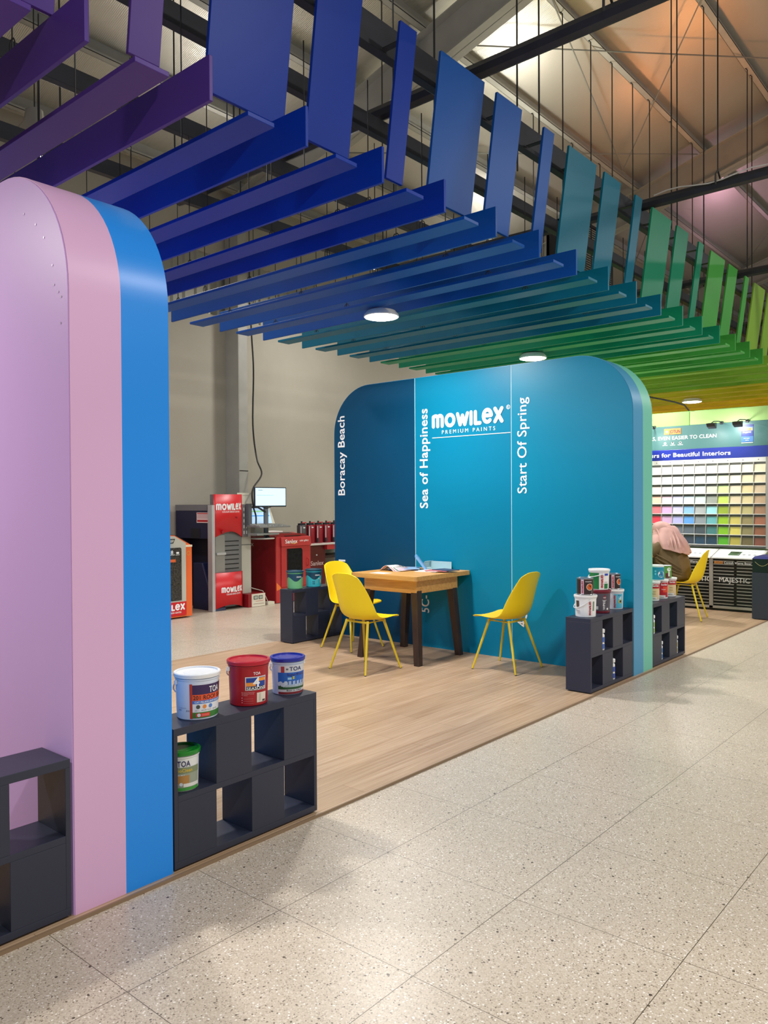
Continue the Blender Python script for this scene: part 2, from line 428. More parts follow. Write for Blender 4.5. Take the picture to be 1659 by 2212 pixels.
for a, b in [((-5.45, 7.9), (-2.1, 13.6)), ((-4.4, 8.2), (-5.5, 12.9)), ((-5.4, 12.6), (-1.7, 8.0)), ((-6.6, 1.4), (-4.5, 7.3)), ((-5.6, 7.6), (-8.9, 13.4)), ((-5.2, 13.9), (-8.9, 19.8)), ((-5.6, 19.8), (-1.6, 13.9)), ((-7.8, 7.7), (-4.5, 13.5))]:
    za, zb = roofz(a[0])-.235, roofz(b[0])-.235
    structure(link_mesh('roof_brace', MB().tube([(a[0], a[1], za), (b[0], b[1], zb)], .009, brmat, 6)))

# ================================================================== DISPLAY WALLS
XR, XL, ZT, RAD = -2.555, -5.915, 2.66, .50
def wall_outline(x0=XL, x1=XR, zt=ZT, r=RAD, z0=0.0, clipa=None, clipb=None, inset=0):
    x0 += inset; x1 -= inset; zt -= inset; r -= inset
    top = arc(x1-r, zt-r, r, 0, 90, 16) + arc(x0+r, zt-r, r, 90, 180, 16)
    if clipa is not None or clipb is not None:
        a = clipa if clipa is not None else x0; b = clipb if clipb is not None else x1
        def zat(x):
            if x > x1-r: return zt-r+math.sqrt(max(0, r*r-(x-x1+r)**2))
            if x < x0+r: return zt-r+math.sqrt(max(0, r*r-(x0+r-x)**2))
            return zt
        t = [p for p in top if a < p[0] < b]
        return [(a, z0), (b, z0), (b, zat(b))]+t+[(a, zat(a))] if (b < x1-r+1e-6 and a > x0+r-1e-6) else [(a, z0), (b, z0)]+([(b, zat(b))] if b < x1-1e-6 else [])+[p for p in top if a-1e-6 <= p[0] <= b+1e-6]+([(a, zat(a))] if a > x0+1e-6 else [])
    return [(x0, z0), (x1, z0)]+top
XZ = lambda u, v, d: (u, d, v)
lav = mat('lavender satin paint', (206, 170, 228), .42, spec=.3, bump=.01)
lav2 = mat('pale lavender satin paint', (206, 174, 224), .42, spec=.3)
pink = mat('pink satin paint', (220, 176, 212), .40, spec=.35)
sky = mat('sky blue satin paint', (34, 142, 236), .34, spec=.4)
deep = mat('deep ocean blue satin paint', (0, 66, 100), .40, spec=.25)
tealp = mat('turquoise satin paint', (0, 124, 160), .40, spec=.25)
tealq = mat('sea green blue satin paint', (0, 132, 166), .38, spec=.28)
sky2 = mat('steel blue satin paint', (72, 152, 192), .38)
mint = mat('mint green satin paint', (116, 200, 176), .40)
def display_wall(name, label, Y0, mnear, mfar, panels, seammat, thick=.40):
    t = thing(name, label, 'wall', ((XL+XR)/2, Y0+thick/2, 0))
    h = thick/2
    link_mesh('near_half', MB().prism(wall_outline(), XZ, Y0+.004, Y0+h, mnear, True), t, world=True)
    link_mesh('far_half', MB().prism(wall_outline(), XZ, Y0+h, Y0+thick, mfar, True), t, world=True)
    for a, b, m in panels:
        mb = MB().prism(wall_outline(inset=.004, clipa=a, clipb=b), XZ, Y0, Y0+.004, m)
        link_mesh('face_panel', mb, t, world=True)
    return t
w1 = display_wall('display_wall', 'tall round-cornered wall with lavender face, pink and blue edge, at the left', 1.344, pink, sky,
    [(XL+.004, -4.795, lav2), (-4.795, -3.69, lav), (-3.69, XR-.004, lav)], None)
w2 = display_wall('display_wall', 'tall round-cornered turquoise wall with white lettering behind the wooden table', 6.13, sky2, mint,
    [(XL+.004, -4.797, deep), (-4.794, -3.692, tealp), (-3.689, XR-.004, tealq)], None)
g1 = mat('spring green paint', (128, 196, 90), .5); g2 = mat('pale green paint', (158, 194, 120), .5)
w3 = display_wall('display_wall', 'green topped display wall behind the colour card rack at the far right', 10.92, g1, g2,
    [(XL+.004, -3.729, g1), (-3.723, XR-.004, g2)], None)
for a, b, m in ((-5.9, -3.729, g1), (-3.723, -2.60, g2)):
    link_mesh('header_panel', MB().box(a, b, 10.85, 10.92, 2.46, 2.645, m), w3, world=True, bevel=.003)
# seams (pale line between panels)
seam = mat('pale panel seam', (170, 215, 228), .5)
for x in (-4.7955, -3.6905):
    link_mesh('seam', MB().box(x-.003, x+.003, 6.1275, 6.131, 0, ZT-.004, seam), w2, world=True)
yw = 6.1275
def wtext(txt, fn, width, height=None, bold=.012, name='lettering'):
    link_mesh(name, MB().text(txt, fn, width, INK, height, bold), w2, world=True)
wtext('Boracay Beach', faceYv(yw, -5.757, 1.505), .852, .098, .02)
wtext('Sea of Happiness', faceYv(yw, -4.640, 1.365), .979, .098, .02)
wtext('Start Of Spring', faceYv(yw, -3.536, 1.498), .857, .094, .006)
wtext('5C-', faceYv(yw, -4.631, .335), .17, .10, .03)
wtext('6C-1', faceYv(yw, -5.757, .52), .29, .10, .03)
wtext('4C-', faceYv(yw, -3.536, .30), .17, .10, .03)
link_mesh('logo', MB().logo(faceY(yw, -4.585, 2.142), .815, INK, height=.155), w2, world=True)
wtext('P R E M I U M   P A I N T S', faceY(yw, -4.464, 2.083), .603, .036, 0)
rg = MB(); rg.disc(faceY(yw, 0, 0), -3.722, 2.283, .020, INK, 20, .015); rg.text('R', faceY(yw, -3.731, 2.274), .016, INK, .018, .01)
link_mesh('trademark_ring', rg, w2, world=True)
link_mesh('rule_line', MB().box(-4.581, -3.70, yw-.001, yw+.002, 2.048, 2.054, INK), w2, world=True)
# screw heads on the lavender face
scr = mat('screw head', (235, 225, 240), .2, .6)
for (x, z) in [(-2.605, 2.05), (-2.62, 2.16), (-2.66, 2.26), (-2.60, 2.14), (-2.65, 2.19), (-2.72, 2.37), (-2.78, 2.43), (-2.87, 2.49)]:
    link_mesh('screw', MB().disc(faceY(1.342, 0, 0), x, z, .004, scr, 10), w1, world=True)

# ================================================================== SLAT CEILING
CG = {  # colour per group of three
 -3: ('deep plum', (56, 26, 96)), -2: ('plum purple', (62, 34, 108)), -1: ('dark purple', (78, 50, 132)), 0: ('royal blue', (2, 48, 148)),
 1: ('cobalt blue', (12, 78, 156)), 2: ('dark teal', (0, 104, 128)), 3: ('sea green', (14, 128, 92)), 4: ('leaf green', (66, 152, 62)),
 5: ('lime green', (124, 166, 52)), 6: ('olive yellow', (196, 178, 40)), 7: ('golden yellow', (226, 184, 30)), 8: ('amber orange', (214, 122, 20))}
PITCH = .532; Y0S = 2.22
FRX = [-2.905, -3.57, -4.57, -5.57]
ZFB = 3.97   # underside of the frame beams
def slat_mat(g):
    return mat(CG[g][0]+' slat paint', CG[g][1], .42, spec=.22, bump=.02, bscale=25)
def hang(mb, x, y, z0):
    mb.tube([(x, y, z0), (x, y, ZFB)], .0035, ROD, 6)
    mb.tube([(x-.022, y, z0-.002), (x-.022, y, z0+.03), (x-.012, y, z0+.045), (x+.012, y, z0+.045), (x+.022, y, z0+.03), (x+.022, y, z0-.002)], .003, ROD, 5)
for j in range(-7, 25):
    g = j//3
    nm, _ = CG[g]; m = slat_mat(g); od = ORD[j-3*g]
    yf, yp, yb = Y0S+PITCH*j, Y0S+.12+PITCH*j, Y0S+.27+PITCH*j
    # flat board
    t = thing('ceiling_slat', f'{nm} flat-lying ceiling slat, {od} of the {nm} flat ones', 'slat', (-4.24, yf, 3.05), 0, 'flat ceiling slats')
    link_mesh('board', MB().box(-5.93, -2.56, yf-.074, yf+.074, 3.05, 3.07, m), t, world=True, bevel=.002)
    for x in (-3.13, -4.55, -5.45):
        mb = MB(); hang(mb, x, yf, 3.07); link_mesh('hanger', mb, t, world=True)
    # upright board
    t = thing('ceiling_slat', f'{nm} upright ceiling slat, {od} of the {nm} upright ones', 'slat', (-4.24, yb, 3.037), 0, 'upright ceiling slats')
    link_mesh('board', MB().box(-5.93, -2.56, yb-.009, yb+.009, 3.037, 3.22, m), t, world=True, bevel=.002)
    for x in (-3.13, -4.0, -5.45):
        mb = MB(); hang(mb, x, yb, 3.22); link_mesh('hanger', mb, t, world=True)
    # hanging panel
    if j < -5: continue
    w = (.46, .31, .145)[j-3*g]; wn = ('wide', 'medium', 'narrow')[j-3*g]
    t = thing('hanging_panel', f'{wn} {nm} panel hanging upright along the outer edge of the slat ceiling', 'panel', (-2.8, yp, 3.22), 0, 'upright edge panels of the slat ceiling')
    a, b = yp-w/2, yp+w/2
    xb, xt, zb, zt, th = -2.80, -2.69, 3.225, 4.05, .018
    mb = MB().hexa([(xb-th, a, zb), (xb, a, zb), (xb, b, zb), (xb-th, b, zb), (xt-th, a, zt), (xt, a, zt), (xt, b, zt), (xt-th, b, zt)], m)
    link_mesh('board', mb, t, world=True, bevel=.002)
    mb = MB().box(-2.868, -2.72, yp-.02, yp+.02, 3.985, 3.99, ROD); link_mesh('bracket', mb, t, world=True)

# steel frame carrying the slats
FR = thing('suspended_frame', 'charcoal steel frame of long beams and cross bars carrying the colourful slats', 'frame', (-4.2, 5.5, ZFB))
for x in FRX:
    w = .030
    link_mesh('long_beam', MB().box(x-w, x+w, -2, 14.8, ZFB, ZFB+(.18 if x > -3 else .12), FRAMEST), FR, world=True, bevel=.004)
for y, x1, zr in ((1.35, -1.5, .05), (4.22, 1.2, .08), (7.12, .8, .08), (10.05, .8, .08), (13.0, .5, .08)):
    mb = MB().tube([(-6.0, y, ZFB+.2), (-2.9, y, ZFB+.2), (x1, y+.12, ZFB+.2+zr)], .052, FRAMEST, 8); link_mesh('cross_bar', mb, FR, world=True)
white_cable = mat('white cable', (205, 203, 200), .5)
for (y, x) in ((4.22, -1.9), (7.12, -2.2), (10.05, -2.45)):
    hk = MB().tube([(x, y-.06, ZFB+.2), (x, y-.06, ZFB+.29), (x, y, ZFB+.34), (x, y+.06, ZFB+.29), (x, y+.06, ZFB+.2)], .008, ROD, 6)
    hk.tube([(x, y, ZFB+.34), (x, y, roofz(x)-.2)], .006, ROD, 6); link_mesh('hook', hk, FR, world=True)
link_mesh('cable', MB().tube([(-2.75+.12*i, 7.08, ZFB+.25+.02*math.sin(i*1.1)+.10*max(0, i-8)/8) for i in range(17)], .006, white_cable, 6), FR, world=True)
# long hanger rods down from the purlins
def rod(x, y, z0=ZFB+.15):
    zt = roofz(x)-.2
    mb = MB().tube([(x, y, z0), (x, y, zt-.03), (x-.02, y, zt-.005), (x-.03, y, zt)], .0075, ROD, 6)
    link_mesh('hanger_rod', mb, FR, world=True)
for y in (8.6, 9.36, 10.0, 10.68, 11.29, 12.16, 13.1, 3.6, 5.4): rod(-4.45, y)
for y in (9.93, 11.14, 12.11, 4.6, 6.6): rod(-5.6, y)
for y in (4.46, 5.59, 5.95, 9.02, 9.2, 10.13, 12.0, 12.23, 13.6, 2.3): rod(-3.3, y)
for y in (2.9, 3.9): rod(-5.6, y)

# lamps in the slat ceiling
glow = mat('lit lamp lens', (255, 250, 240), .4, emit=14)
proto = None
pos_txt = ['beyond the left frame edge', 'behind the lavender wall', 'above the wooden table', 'above the turquoise wall', 'hidden behind the turquoise wall', 'near the green wall at the far right']
for i, y in enumerate(DOWN_Y):
    t = thing('downlight', f'round lit ceiling lamp under the slats {pos_txt[i]}', 'lamp', (-4.29, y, 2.98), 0, 'round lamps under the slat ceiling')
    link_mesh('housing', MB().lathe([(0, .058), (.12, .058), (.145, .03), (.15, .012), (.142, .008)], (0, 0, 0), WHITE), t)
    link_mesh('lens', MB().lathe([(.142, .010), (.12, .002), (.06, -.001), (.001, -.002)], (0, 0, 0), glow), t)
bayh = mat('high bay aluminium', (170, 170, 168), .35, .7)
for (x, y, z, p) in BAY:
    side = 'over the shop aisle in front' if x > 0 else 'over the machines by the back wall'
    t = thing('high_bay_lamp', f'round industrial lamp {side}, {ORD[BAY.index((x, y, z, p)) % 4]} of its row', 'lamp', (x, y, z), 0, 'high bay lamps '+side)
    link_mesh('shade', MB().lathe([(.24, -.02), (.22, .02), (.1, .2), (.08, .32), (0, .33)], (0, 0, 0), bayh), t)
    link_mesh('chain', MB().tube([(0, 0, .33), (0, 0, roofz(x)-z)], .006, ROD, 6), t)

# black cable hanging from the slats at the right
tag(link_mesh('ceiling_cable', MB().tube([(-4.62, 10.9, 3.02), (-4.4, 10.92, 2.93), (-4.15, 10.93, 2.86), (-3.95, 10.9, 2.80), (-3.8, 10.86, 2.74), (-3.73, 10.84, 2.655)], .011, mat('black rubber', (18, 18, 20), .5), 8)),
    'black cable drooping from the slats to the top of the green header', 'cable')
# louvred unit above the slats
t = thing('ventilation_unit', 'dark louvred air unit hanging above the slats towards the far wall', 'air unit', (-5.9, 12.2, 5.2))
mb = MB().box(-6.25, -6.2, 11.5, 12.9, 5.0, 6.0, FRAMEST).box(-6.25, -5.75, 11.5, 12.9, 5.95, 6.0, FRAMEST).box(-6.25, -5.75, 11.5, 12.9, 5.0, 5.05, FRAMEST).box(-6.25, -5.75, 11.5, 11.55, 5.0, 6.0, FRAMEST).box(-6.25, -5.75, 12.85, 12.9, 5.0, 6.0, FRAMEST)
link_mesh('housing', mb, t, world=True)
mb = MB()
for k in range(24): mb.box(-5.77, -5.74, 11.55, 12.85, 5.06+.037*k, 5.075+.037*k, GREYSTEEL)
link_mesh('louvre', mb, t, world=True)

# ================================================================== SHELF CABINETS
def cabinet(label, x0, x1, y0, y1, h, opens, group='low checkerboard shelf cabinets'):
    t = thing('shelf_cabinet', label, 'cabinet', ((x0+x1)/2, (y0+y1)/2, 0), 0, group)
    b = .018; zm = h/2
    link_mesh('top_board', MB().box(x0, x1, y0, y1, h-.03, h, NAVY), t, world=True, bevel=.0015)
    link_mesh('bottom_board', MB().box(x0, x1, y0, y1, .008, .034, NAVY), t, world=True, bevel=.0015)
    for a in (y0, y1-b): link_mesh('side_board', MB().box(x0, x1, a, a+b, .034, h-.03, NAVY), t, world=True, bevel=.0015)
    link_mesh('middle_shelf', MB().box(x0, x1, y0+b, y1-b, zm-.012, zm+.012, NAVY), t, world=True, bevel=.0015)
    n = 4; w = (y1-y0-2*b)/n
    for r, ops in enumerate(opens):       # r=0 bottom row
        z0, z1 = (.034, zm-.012) if r == 0 else (zm+.012, h-.03)
        for c in range(n):
            if c in ops: continue
            link_mesh('closed_block', MB().box(x0, x1, y0+b+w*c, y0+b+w*(c+1), z0, z1, NAVY), t, world=True, bevel=.0015)
    for xx in (x0+.02, x1-.02):
        for yy in (y0+.04, y1-.04): link_mesh('foot', MB().lathe([(0, .008), (.012, .008), (.012, 0), (0, 0)], (xx, yy, 0), BLACKM, 12), t, world=True)
    return t
CX0, CX1 = -2.758, -2.556
cabinet('navy open shelf cabinet in front of the lavender wall, cut by the left frame edge', CX0, CX1, .545, 1.335, .547, ({0, 2}, {1, 3}))
cabinet('navy open shelf cabinet beside the blue wall edge, carrying three paint pails', CX0, CX1, 1.752, 2.522, .553, ({1, 3}, {0, 2}))
cabinet('navy open shelf cabinet in front of the turquoise wall, carrying stacked pails and cans', CX0, CX1, 5.350, 6.125, .556, ({0, 2}, {1, 3}))
cabinet('navy open shelf cabinet behind the mint wall edge, carrying red and cream tubs', CX0, CX1, 6.538, 7.315, .542, ({1, 3}, {0, 2}))
cabinet('navy open shelf cabinet at the far end of the booth beside the two green pails', -5.98, -5.80, 5.39, 6.125, .545, ({1, 3}, {0, 2}))
cabinet('navy shelf cabinet at the far right edge in front of the black drawer racks', -2.695, -2.515, 9.985, 10.44, .56, ({1, 3}, {0, 2}))

# ================================================================== PAINT CANS
def cmap(r0, r1, h, a0, e=.0012):
    def fn(u, v):
        r = r0+(r1-r0)*v/h+e; a = a0+u/((r0+r1)/2)
        return (r*math.cos(a), r*math.sin(a), v)
    return fn
def shift(fn, du, dv): return lambda u, v: fn(u+du, v+dv)
def up(fn, u0, v0): return lambda u, v: fn(u0-v, v0+u)
def can(name, label, pos, r, h, body, lid, deco, ang, kind='pail', handle=None, group=None, cat='paint can', rimm=None):
    t = thing(name, label, cat, pos, 0, group)
    r0 = r*.93 if kind == 'pail' else r; rt = r
    if kind == 'pail':
        link_mesh('body', MB().lathe([(0, .002), (r0-.004, 0), (r0, .004), (rt-.001, h-.026), (rt+.0015, h-.026), (rt+.0015, h-.02), (rt-.001, h-.02), (rt-.001, h-.012)], (0, 0, 0), body), t)
        link_mesh('lid', MB().lathe([(rt, h-.016), (rt+.006, h-.016), (rt+.007, h-.003), (rt+.004, h), (rt-.004, h), (rt-.006, h-.006), (rt*.62, h-.006), (rt*.60, h-.0045), (0, h-.0045)], (0, 0, 0), lid), t)
    else:
        link_mesh('body', MB().lathe([(0, .001), (r0+.001, 0), (r0+.0015, .004), (r0, .006), (rt, h-.006), (rt+.0015, h-.004), (rt+.001, h-.001)], (0, 0, 0), body), t)
        link_mesh('lid', MB().lathe([(rt+.001, h-.001), (rt-.004, h), (rt-.008, h-.005), (rt-.014, h-.005), (rt-.018, h-.002), (0, h-.002)], (0, 0, 0), lid), t)
    if deco:
        mb = MB(); deco(mb, cmap(r0, rt, h, ang)); link_mesh('label_print', mb, t)
    if handle is not None:
        ha, droop, hm = handle; hr = rt+.006; pts = []
        d = Vector((math.cos(ha), math.sin(ha), 0)); s_ = Vector((-math.sin(ha), math.cos(ha), 0))
        for k in range(17):
            q = PI*k/16
            p = s_*hr*math.cos(q) + d*(hr*math.sin(q)*(1.0 if droop > .3 else 1.02)); z = h-.035-droop*h*.45*math.sin(q)
            pts.append((p.x, p.y, z))
        mb = MB().tube(pts, .0032, hm, 6)
        for sg in (-1, 1):
            c = s_*sg*(hr-.001); mb.lathe([(0, -.008), (.007, -.008), (.007, .008), (0, .008)], (c.x, c.y, h-.035), hm, 10)
        link_mesh('handle', mb, t)
    return t
def V(*c): return mat('print %d %d %d' % c, c, .42)
TIN = mat('tin plate', (176, 176, 178), .3, .9)
def view_ang(x, y): return math.atan2(-y, -x)
nU = 14
# -- A white pail, 201 roof
def decoA(mb, f):
    e = lambda k: (lambda u, v: tuple(Vector(f(u, v))+Vector((f(u, v)[0], f(u, v)[1], 0)).normalized()*.0006*k))
    mb.quad(f, -.030, .17, .012, .145, V(226, 228, 232), 24)
    mb.quad(e(1), -.030, -.019, .008, .147, V(196, 62, 30), 2)
    mb.quad(e(1), -.019, .17, .104, .143, V(58, 36, 84), 24)
    mb.quad(e(1), -.019, .17, .080, .104, V(232, 88, 42), 24)
    mb.quad(e(1), -.019, .17, .067, .080, V(58, 118, 200), 24)
    mb.quad(e(1), -.019, .17, .010, .033, V(52, 122, 48), 24)
    mb.text('TOA', shift(e(2), .048, .110), .052, INK, .024, .03)
    mb.text('201 ROOF SEAL', shift(e(2), -.016, .084), .15, V(60, 24, 30), .0165, .02)
    mb.text('CAT PELAPIS ANTI BOCOR', shift(e(2), -.010, .070), .12, INK, .007, .02)
    for k, c in enumerate(((70, 76, 70), (230, 140, 60), (80, 130, 200))): mb.disc(e(2), .003+.026*k, .055, .008, V(*c))
    mb.text('20 L  ACRYLIC  BASE', shift(e(2), -.010, .038), .10, V(120, 124, 130), .005, 0)
    mb.quad(e(2), -.006, .052, .014, .029, V(210, 60, 50), 6); mb.disc(e(3), .006, .0215, .007, V(200, 220, 225))
    mb.quad(e(3), .017, .048, .017, .026, V(232, 96, 86), 4)
    for k in range(4): mb.quad(e(1), -.046+.004*k, -.0445+.004*k, .036, .042, V(50, 70, 110))
    mb.text('Informasi produk', shift(e(1), -.085, .048), .04, V(140, 155, 180), .004, 0)
    mb.text('www', shift(e(1), -.085, .038), .015, V(60, 80, 130), .005, 0)
can('paint_pail', 'white paint pail with purple and orange label, nearest of the three on the navy cabinet', (-2.655, 1.935, .553), .088, .185, mat('white pail plastic', (214, 222, 234), .38), WHITE, decoA, view_ang(-2.655, 1.935), handle=(view_ang(-2.655, 1.935)-2.7, .9, mat('pail wire', (205, 215, 228), .35)), group='paint pails on the near cabinet', cat='paint pail')
# -- B red pail
RED = mat('red pail plastic', (168, 16, 30), .34); REDL = mat('red lid plastic', (186, 20, 44), .3)
def decoB(mb, f):
    e = lambda k: (lambda u, v: tuple(Vector(f(u, v))+Vector((f(u, v)[0], f(u, v)[1], 0)).normalized()*.0006*k))
    mb.text('TOA', shift(e(1), .020, .136), .032, INK, .012, .04)
    mb.quad(e(1), -.014, .082, .070, .128, V(220, 220, 222), 10)
    mb.quad(e(2), -.010, .078, .086, .124, V(28, 64, 150), 9)
    mb.quad(e(3), .042, .078, .108, .122, V(240, 150, 50), 5); mb.quad(e(3), -.010, .030, .088, .104, V(236, 150, 60), 5)
    mb.quad(e(2), -.010, .078, .072, .086, V(28, 26, 34), 9)
    mb.text('4', shift(e(4), .018, .084), .030, INK, .042, .06)
    mb.text('SEASONS', shift(e(4), -.008, .073), .084, INK, .012, .05)
    for k in range(3): mb.text(('Best Quality Emulsion Paint', 'Color Revolution Technology', 'for Interior')[k], shift(e(1), -.030, .060-.006*k), (.056, .053, .026)[k], V(240, 190, 190), .0035, 0)
    for k in range(3): mb.quad(e(1), -.030, -.027, .037-.010*k, .040-.010*k, INK); mb.quad(e(1), -.022, .020, .034-.010*k, .0346-.010*k, V(230, 150, 150), 4)
    mb.quad(e(1), .036, .085, .016, .058, V(226, 214, 200), 5); mb.quad(e(2), .046, .056, .022, .054, V(200, 190, 170)); mb.quad(e(2), .064, .080, .018, .026, V(60, 50, 46), 2)
ang = view_ang(-2.655, 2.205)
can('paint_pail', 'red paint pail with a big white number 4 on its label, middle of three', (-2.655, 2.205, .553), .087, .192, RED, REDL, decoB, ang, handle=(ang-2.75, .7, WHITE), group='paint pails on the near cabinet', cat='paint pail')
# -- C blue lid pail
def decoC(mb, f):
    e = lambda k: (lambda u, v: tuple(Vector(f(u, v))+Vector((f(u, v)[0], f(u, v)[1], 0)).normalized()*.0006*k))
    mb.quad(f, -.045, .10, .008, .136, V(206, 208, 212), 18)
    mb.quad(e(1), -.030, -.014, .104, .132, V(170, 60, 66), 2)
    mb.quad(e(1), -.045, .10, .040, .104, V(28, 98, 190), 18)
    mb.quad(e(2), -.045, .10, .028, .046, V(34, 84, 46), 18)
    for k in range(18):
        u = -.02+.0062*k; hh = .012+.018*abs(math.sin(k*2.1)); mb.quad(e(3), u, u+.0042, .038, .038+hh, V(200, 216, 230))
    for k in range(5): mb.disc(e(3), -.040+.008*k, .052+.004*math.sin(k*2), .009, V(190, 208, 226), 12)
    mb.quad(e(1), -.045, .10, .006, .016, V(130, 40, 46), 18)
    mb.text('TOA', shift(e(2), .008, .112), .058, V(24, 34, 96), .018, .05)
    mb.quad(e(2), -.007, .003, .116, .123, V(90, 100, 110))
    mb.text('SuperShield', shift(e(3), -.003, .090), .085, V(230, 234, 245), .012, .06); mb.text('SuperShield', shift(e(4), -.003, .090), .085, V(34, 40, 120), .012, .02)
    mb.quad(e(3), .022, .031, .074, .086, V(226, 214, 60)); mb.text('15', shift(e(4), .023, .077), .007, V(30, 40, 60), .006, .02)
    mb.quad(e(3), .000, .018, .072, .082, V(150, 200, 236), 2)
    mb.text('Best in Class', shift(e(2), -.005, .020), .075, V(40, 44, 60), .006, .02)
ang = view_ang(-2.66, 2.44)
can('paint_pail', 'small silver paint pail with blue lid and city picture, farthest of three', (-2.66, 2.44, .553), .074, .168, mat('silver pail plastic', (188, 200, 220), .34), mat('blue lid plastic', (26, 38, 148), .28), decoC, ang, handle=(ang-2.75, .7, WHITE), group='paint pails on the near cabinet', cat='paint pail')
# -- D green lid can in the cell
def decoD(mb, f):
    e = lambda k: (lambda u, v: tuple(Vector(f(u, v))+Vector((f(u, v)[0], f(u, v)[1], 0)).normalized()*.0006*k))
    mb.quad(f, -.075, .075, .008, .096, V(150, 160, 140), 18)
    mb.quad(e(1), -.075, .075, .074, .098, V(128, 140, 104), 18)
    mb.quad(e(1), -.035, .028, .030, .066, V(178, 130, 66), 8); mb.quad(e(2), .005, .075, .020, .034, V(222, 222, 214), 12)
    mb.quad(e(2), -.075, .075, .006, .018, V(60, 150, 58), 18)
    mb.quad(e(1), -.05, -.023, .100, .128, V(60, 40, 50), 3)
    mb.text('TOA', shift(e(2), -.018, .102), .050, V(26, 24, 84), .022, .05)
    mb.text('NanoClean', shift(e(2), -.040, .080), .080, V(226, 190, 60), .013, .05)
    mb.text('BASE MATT', shift(e(2), -.018, .066), .028, INK, .004, .02)
    for k in range(2): mb.disc(e(3), -.022+.018*k, .032, .007, V(200, 214, 226))
    mb.text('7', shift(e(4), -.025, .028), .005, V(40, 40, 60), .008, .03)
ang = view_ang(-2.63, 1.838)
can('paint_pail', 'white paint pail with green lid standing inside the cabinet opening', (-2.632, 1.842, .289), .067, .160, mat('white pail plastic 2', (226, 228, 224), .38), mat('green lid plastic', (22, 130, 36), .3), decoD, ang, cat='paint pail')
# -- stack on cabinet 2
def brown(mb, f):
    e = lambda k: (lambda u, v: tuple(Vector(f(u, v))+Vector((f(u, v)[0], f(u, v)[1], 0)).normalized()*.0006*k))
    mb.quad(f, -.09, .09, .008, .118, V(48, 30, 32), 24)
    mb.quad(e(1), -.030, -.008, .008, .118, V(214, 196, 206), 3)
    mb.add([e(1)(-.008, .010), e(1)(.055, .010), e(1)(.055, .05), e(1)(.022, .035)], [(0, 1, 2, 3)], V(206, 196, 208))
    mb.disc(e(2), .036, .062, .026, V(232, 220, 200)); mb.disc(e(3), .036, .062, .022, V(206, 92, 34))
    mb.text('WOODSTAIN', shift(e(2), .002, .098), .05, INK, .008, .03)
    mb.logo(up(e(2), -.012, .015), .092, V(190, 34, 60), height=.013)
def pailtext(bg, fg, extra):
    def d(mb, f):
        e = lambda k: (lambda u, v: tuple(Vector(f(u, v))+Vector((f(u, v)[0], f(u, v)[1], 0)).normalized()*.0006*k))
        extra(mb, f, e)
    return d
def dWhite(mb, f, e):
    mb.quad(e(1), -.076, -.048, .075, .125, V(70, 60, 52), 3); mb.logo(up(e(1), .042, .018), .11, V(178, 34, 48), height=.017)
    mb.quad(e(1), .058, .072, .05, .12, V(120, 140, 120), 2); mb.quad(e(1), -.07, -.045, .03, .055, V(205, 205, 205), 3)
    pass
def dGreen(mb, f, e):
    mb.quad(f, -.10, -.002, .008, .135, V(28, 120, 62), 12); mb.quad(e(1), .040, .075, .012, .05, V(28, 120, 62), 4)
    mb.quad(e(1), .042, .075, .112, .128, V(40, 70, 180), 3); mb.logo(up(e(1), .030, .018), .105, V(196, 24, 44), height=.019)
    mb.text('emulsion', shift(e(2), .042, .060), .03, V(40, 60, 60), .006, .02)
def dWP(mb, f, e):
    mb.quad(f, -.10, .10, .020, .155, V(78, 74, 84), 24); mb.text('WP02', up(e(1), .040, .028), .072, INK, .017, .05)
    mb.add([e(1)(.036, .145), e(1)(.022, .125), e(1)(.036, .105), e(1)(.050, .125)], [(0, 1, 2, 3)], V(130, 30, 50))
    mb.text('H2O', shift(e(2), .026, .118), .020, INK, .010, .05); mb.quad(e(1), .018, .052, .101, .103, INK, 3); mb.quad(e(1), -.04, -.012, .03, .055, V(190, 190, 190), 3)
    mb.disc(e(1), .062, .035, .008, INK)
def dBlue(mb, f, e):
    mb.quad(f, .000, .075, .012, .125, V(84, 180, 206), 9); mb.logo(up(e(1), .012, .016), .10, V(178, 34, 60), height=.016)
    mb.add([e(1)(.012, .05), e(1)(.06, .05), e(1)(.06, .11), e(1)(.04, .09), e(1)(.012, .11)], [(0, 1, 2, 3, 4)], V(232, 232, 230)); mb.disc(e(2), .05, .065, .016, V(196, 180, 70)); mb.disc(e(3), .052, .066, .009, V(40, 44, 70))
    mb.text('Pro', shift(e(2), .032, .108), .024, V(20, 80, 130), .010, .05)
va = view_ang(-2.66, 5.7)
G2 = 'paint cans stacked on the cabinet by the turquoise wall'
can('paint_pail', 'white pail with handle and red vertical logo, lower left of the stack', (-2.650, 5.462, .556), .080, .165, WHITE, WHITE, pailtext(0, 0, dWhite), va, handle=(va-1.15, .85, WHITE), group=G2, cat='paint pail')
can('paint_can', 'brown tin with orange disc on top of the left white pail', (-2.650, 5.455, .7215), .059, .128, TIN, TIN, brown, va, 'tin', group=G2)
can('paint_pail', 'dark grey and maroon pail lettered WP02, lower middle of the stack', (-2.662, 5.735, .556), .080, .180, mat('maroon pail plastic', (112, 18, 40), .35), mat('maroon lid', (120, 18, 44), .3), pailtext(0, 0, dWP), va, group=G2, cat='paint pail')
can('paint_pail', 'white and green pail with handle, topmost of the stack in the middle', (-2.662, 5.725, .7365), .076, .160, WHITE, WHITE, pailtext(0, 0, dGreen), va, handle=(va-1.2, .35, WHITE), group=G2, cat='paint pail')
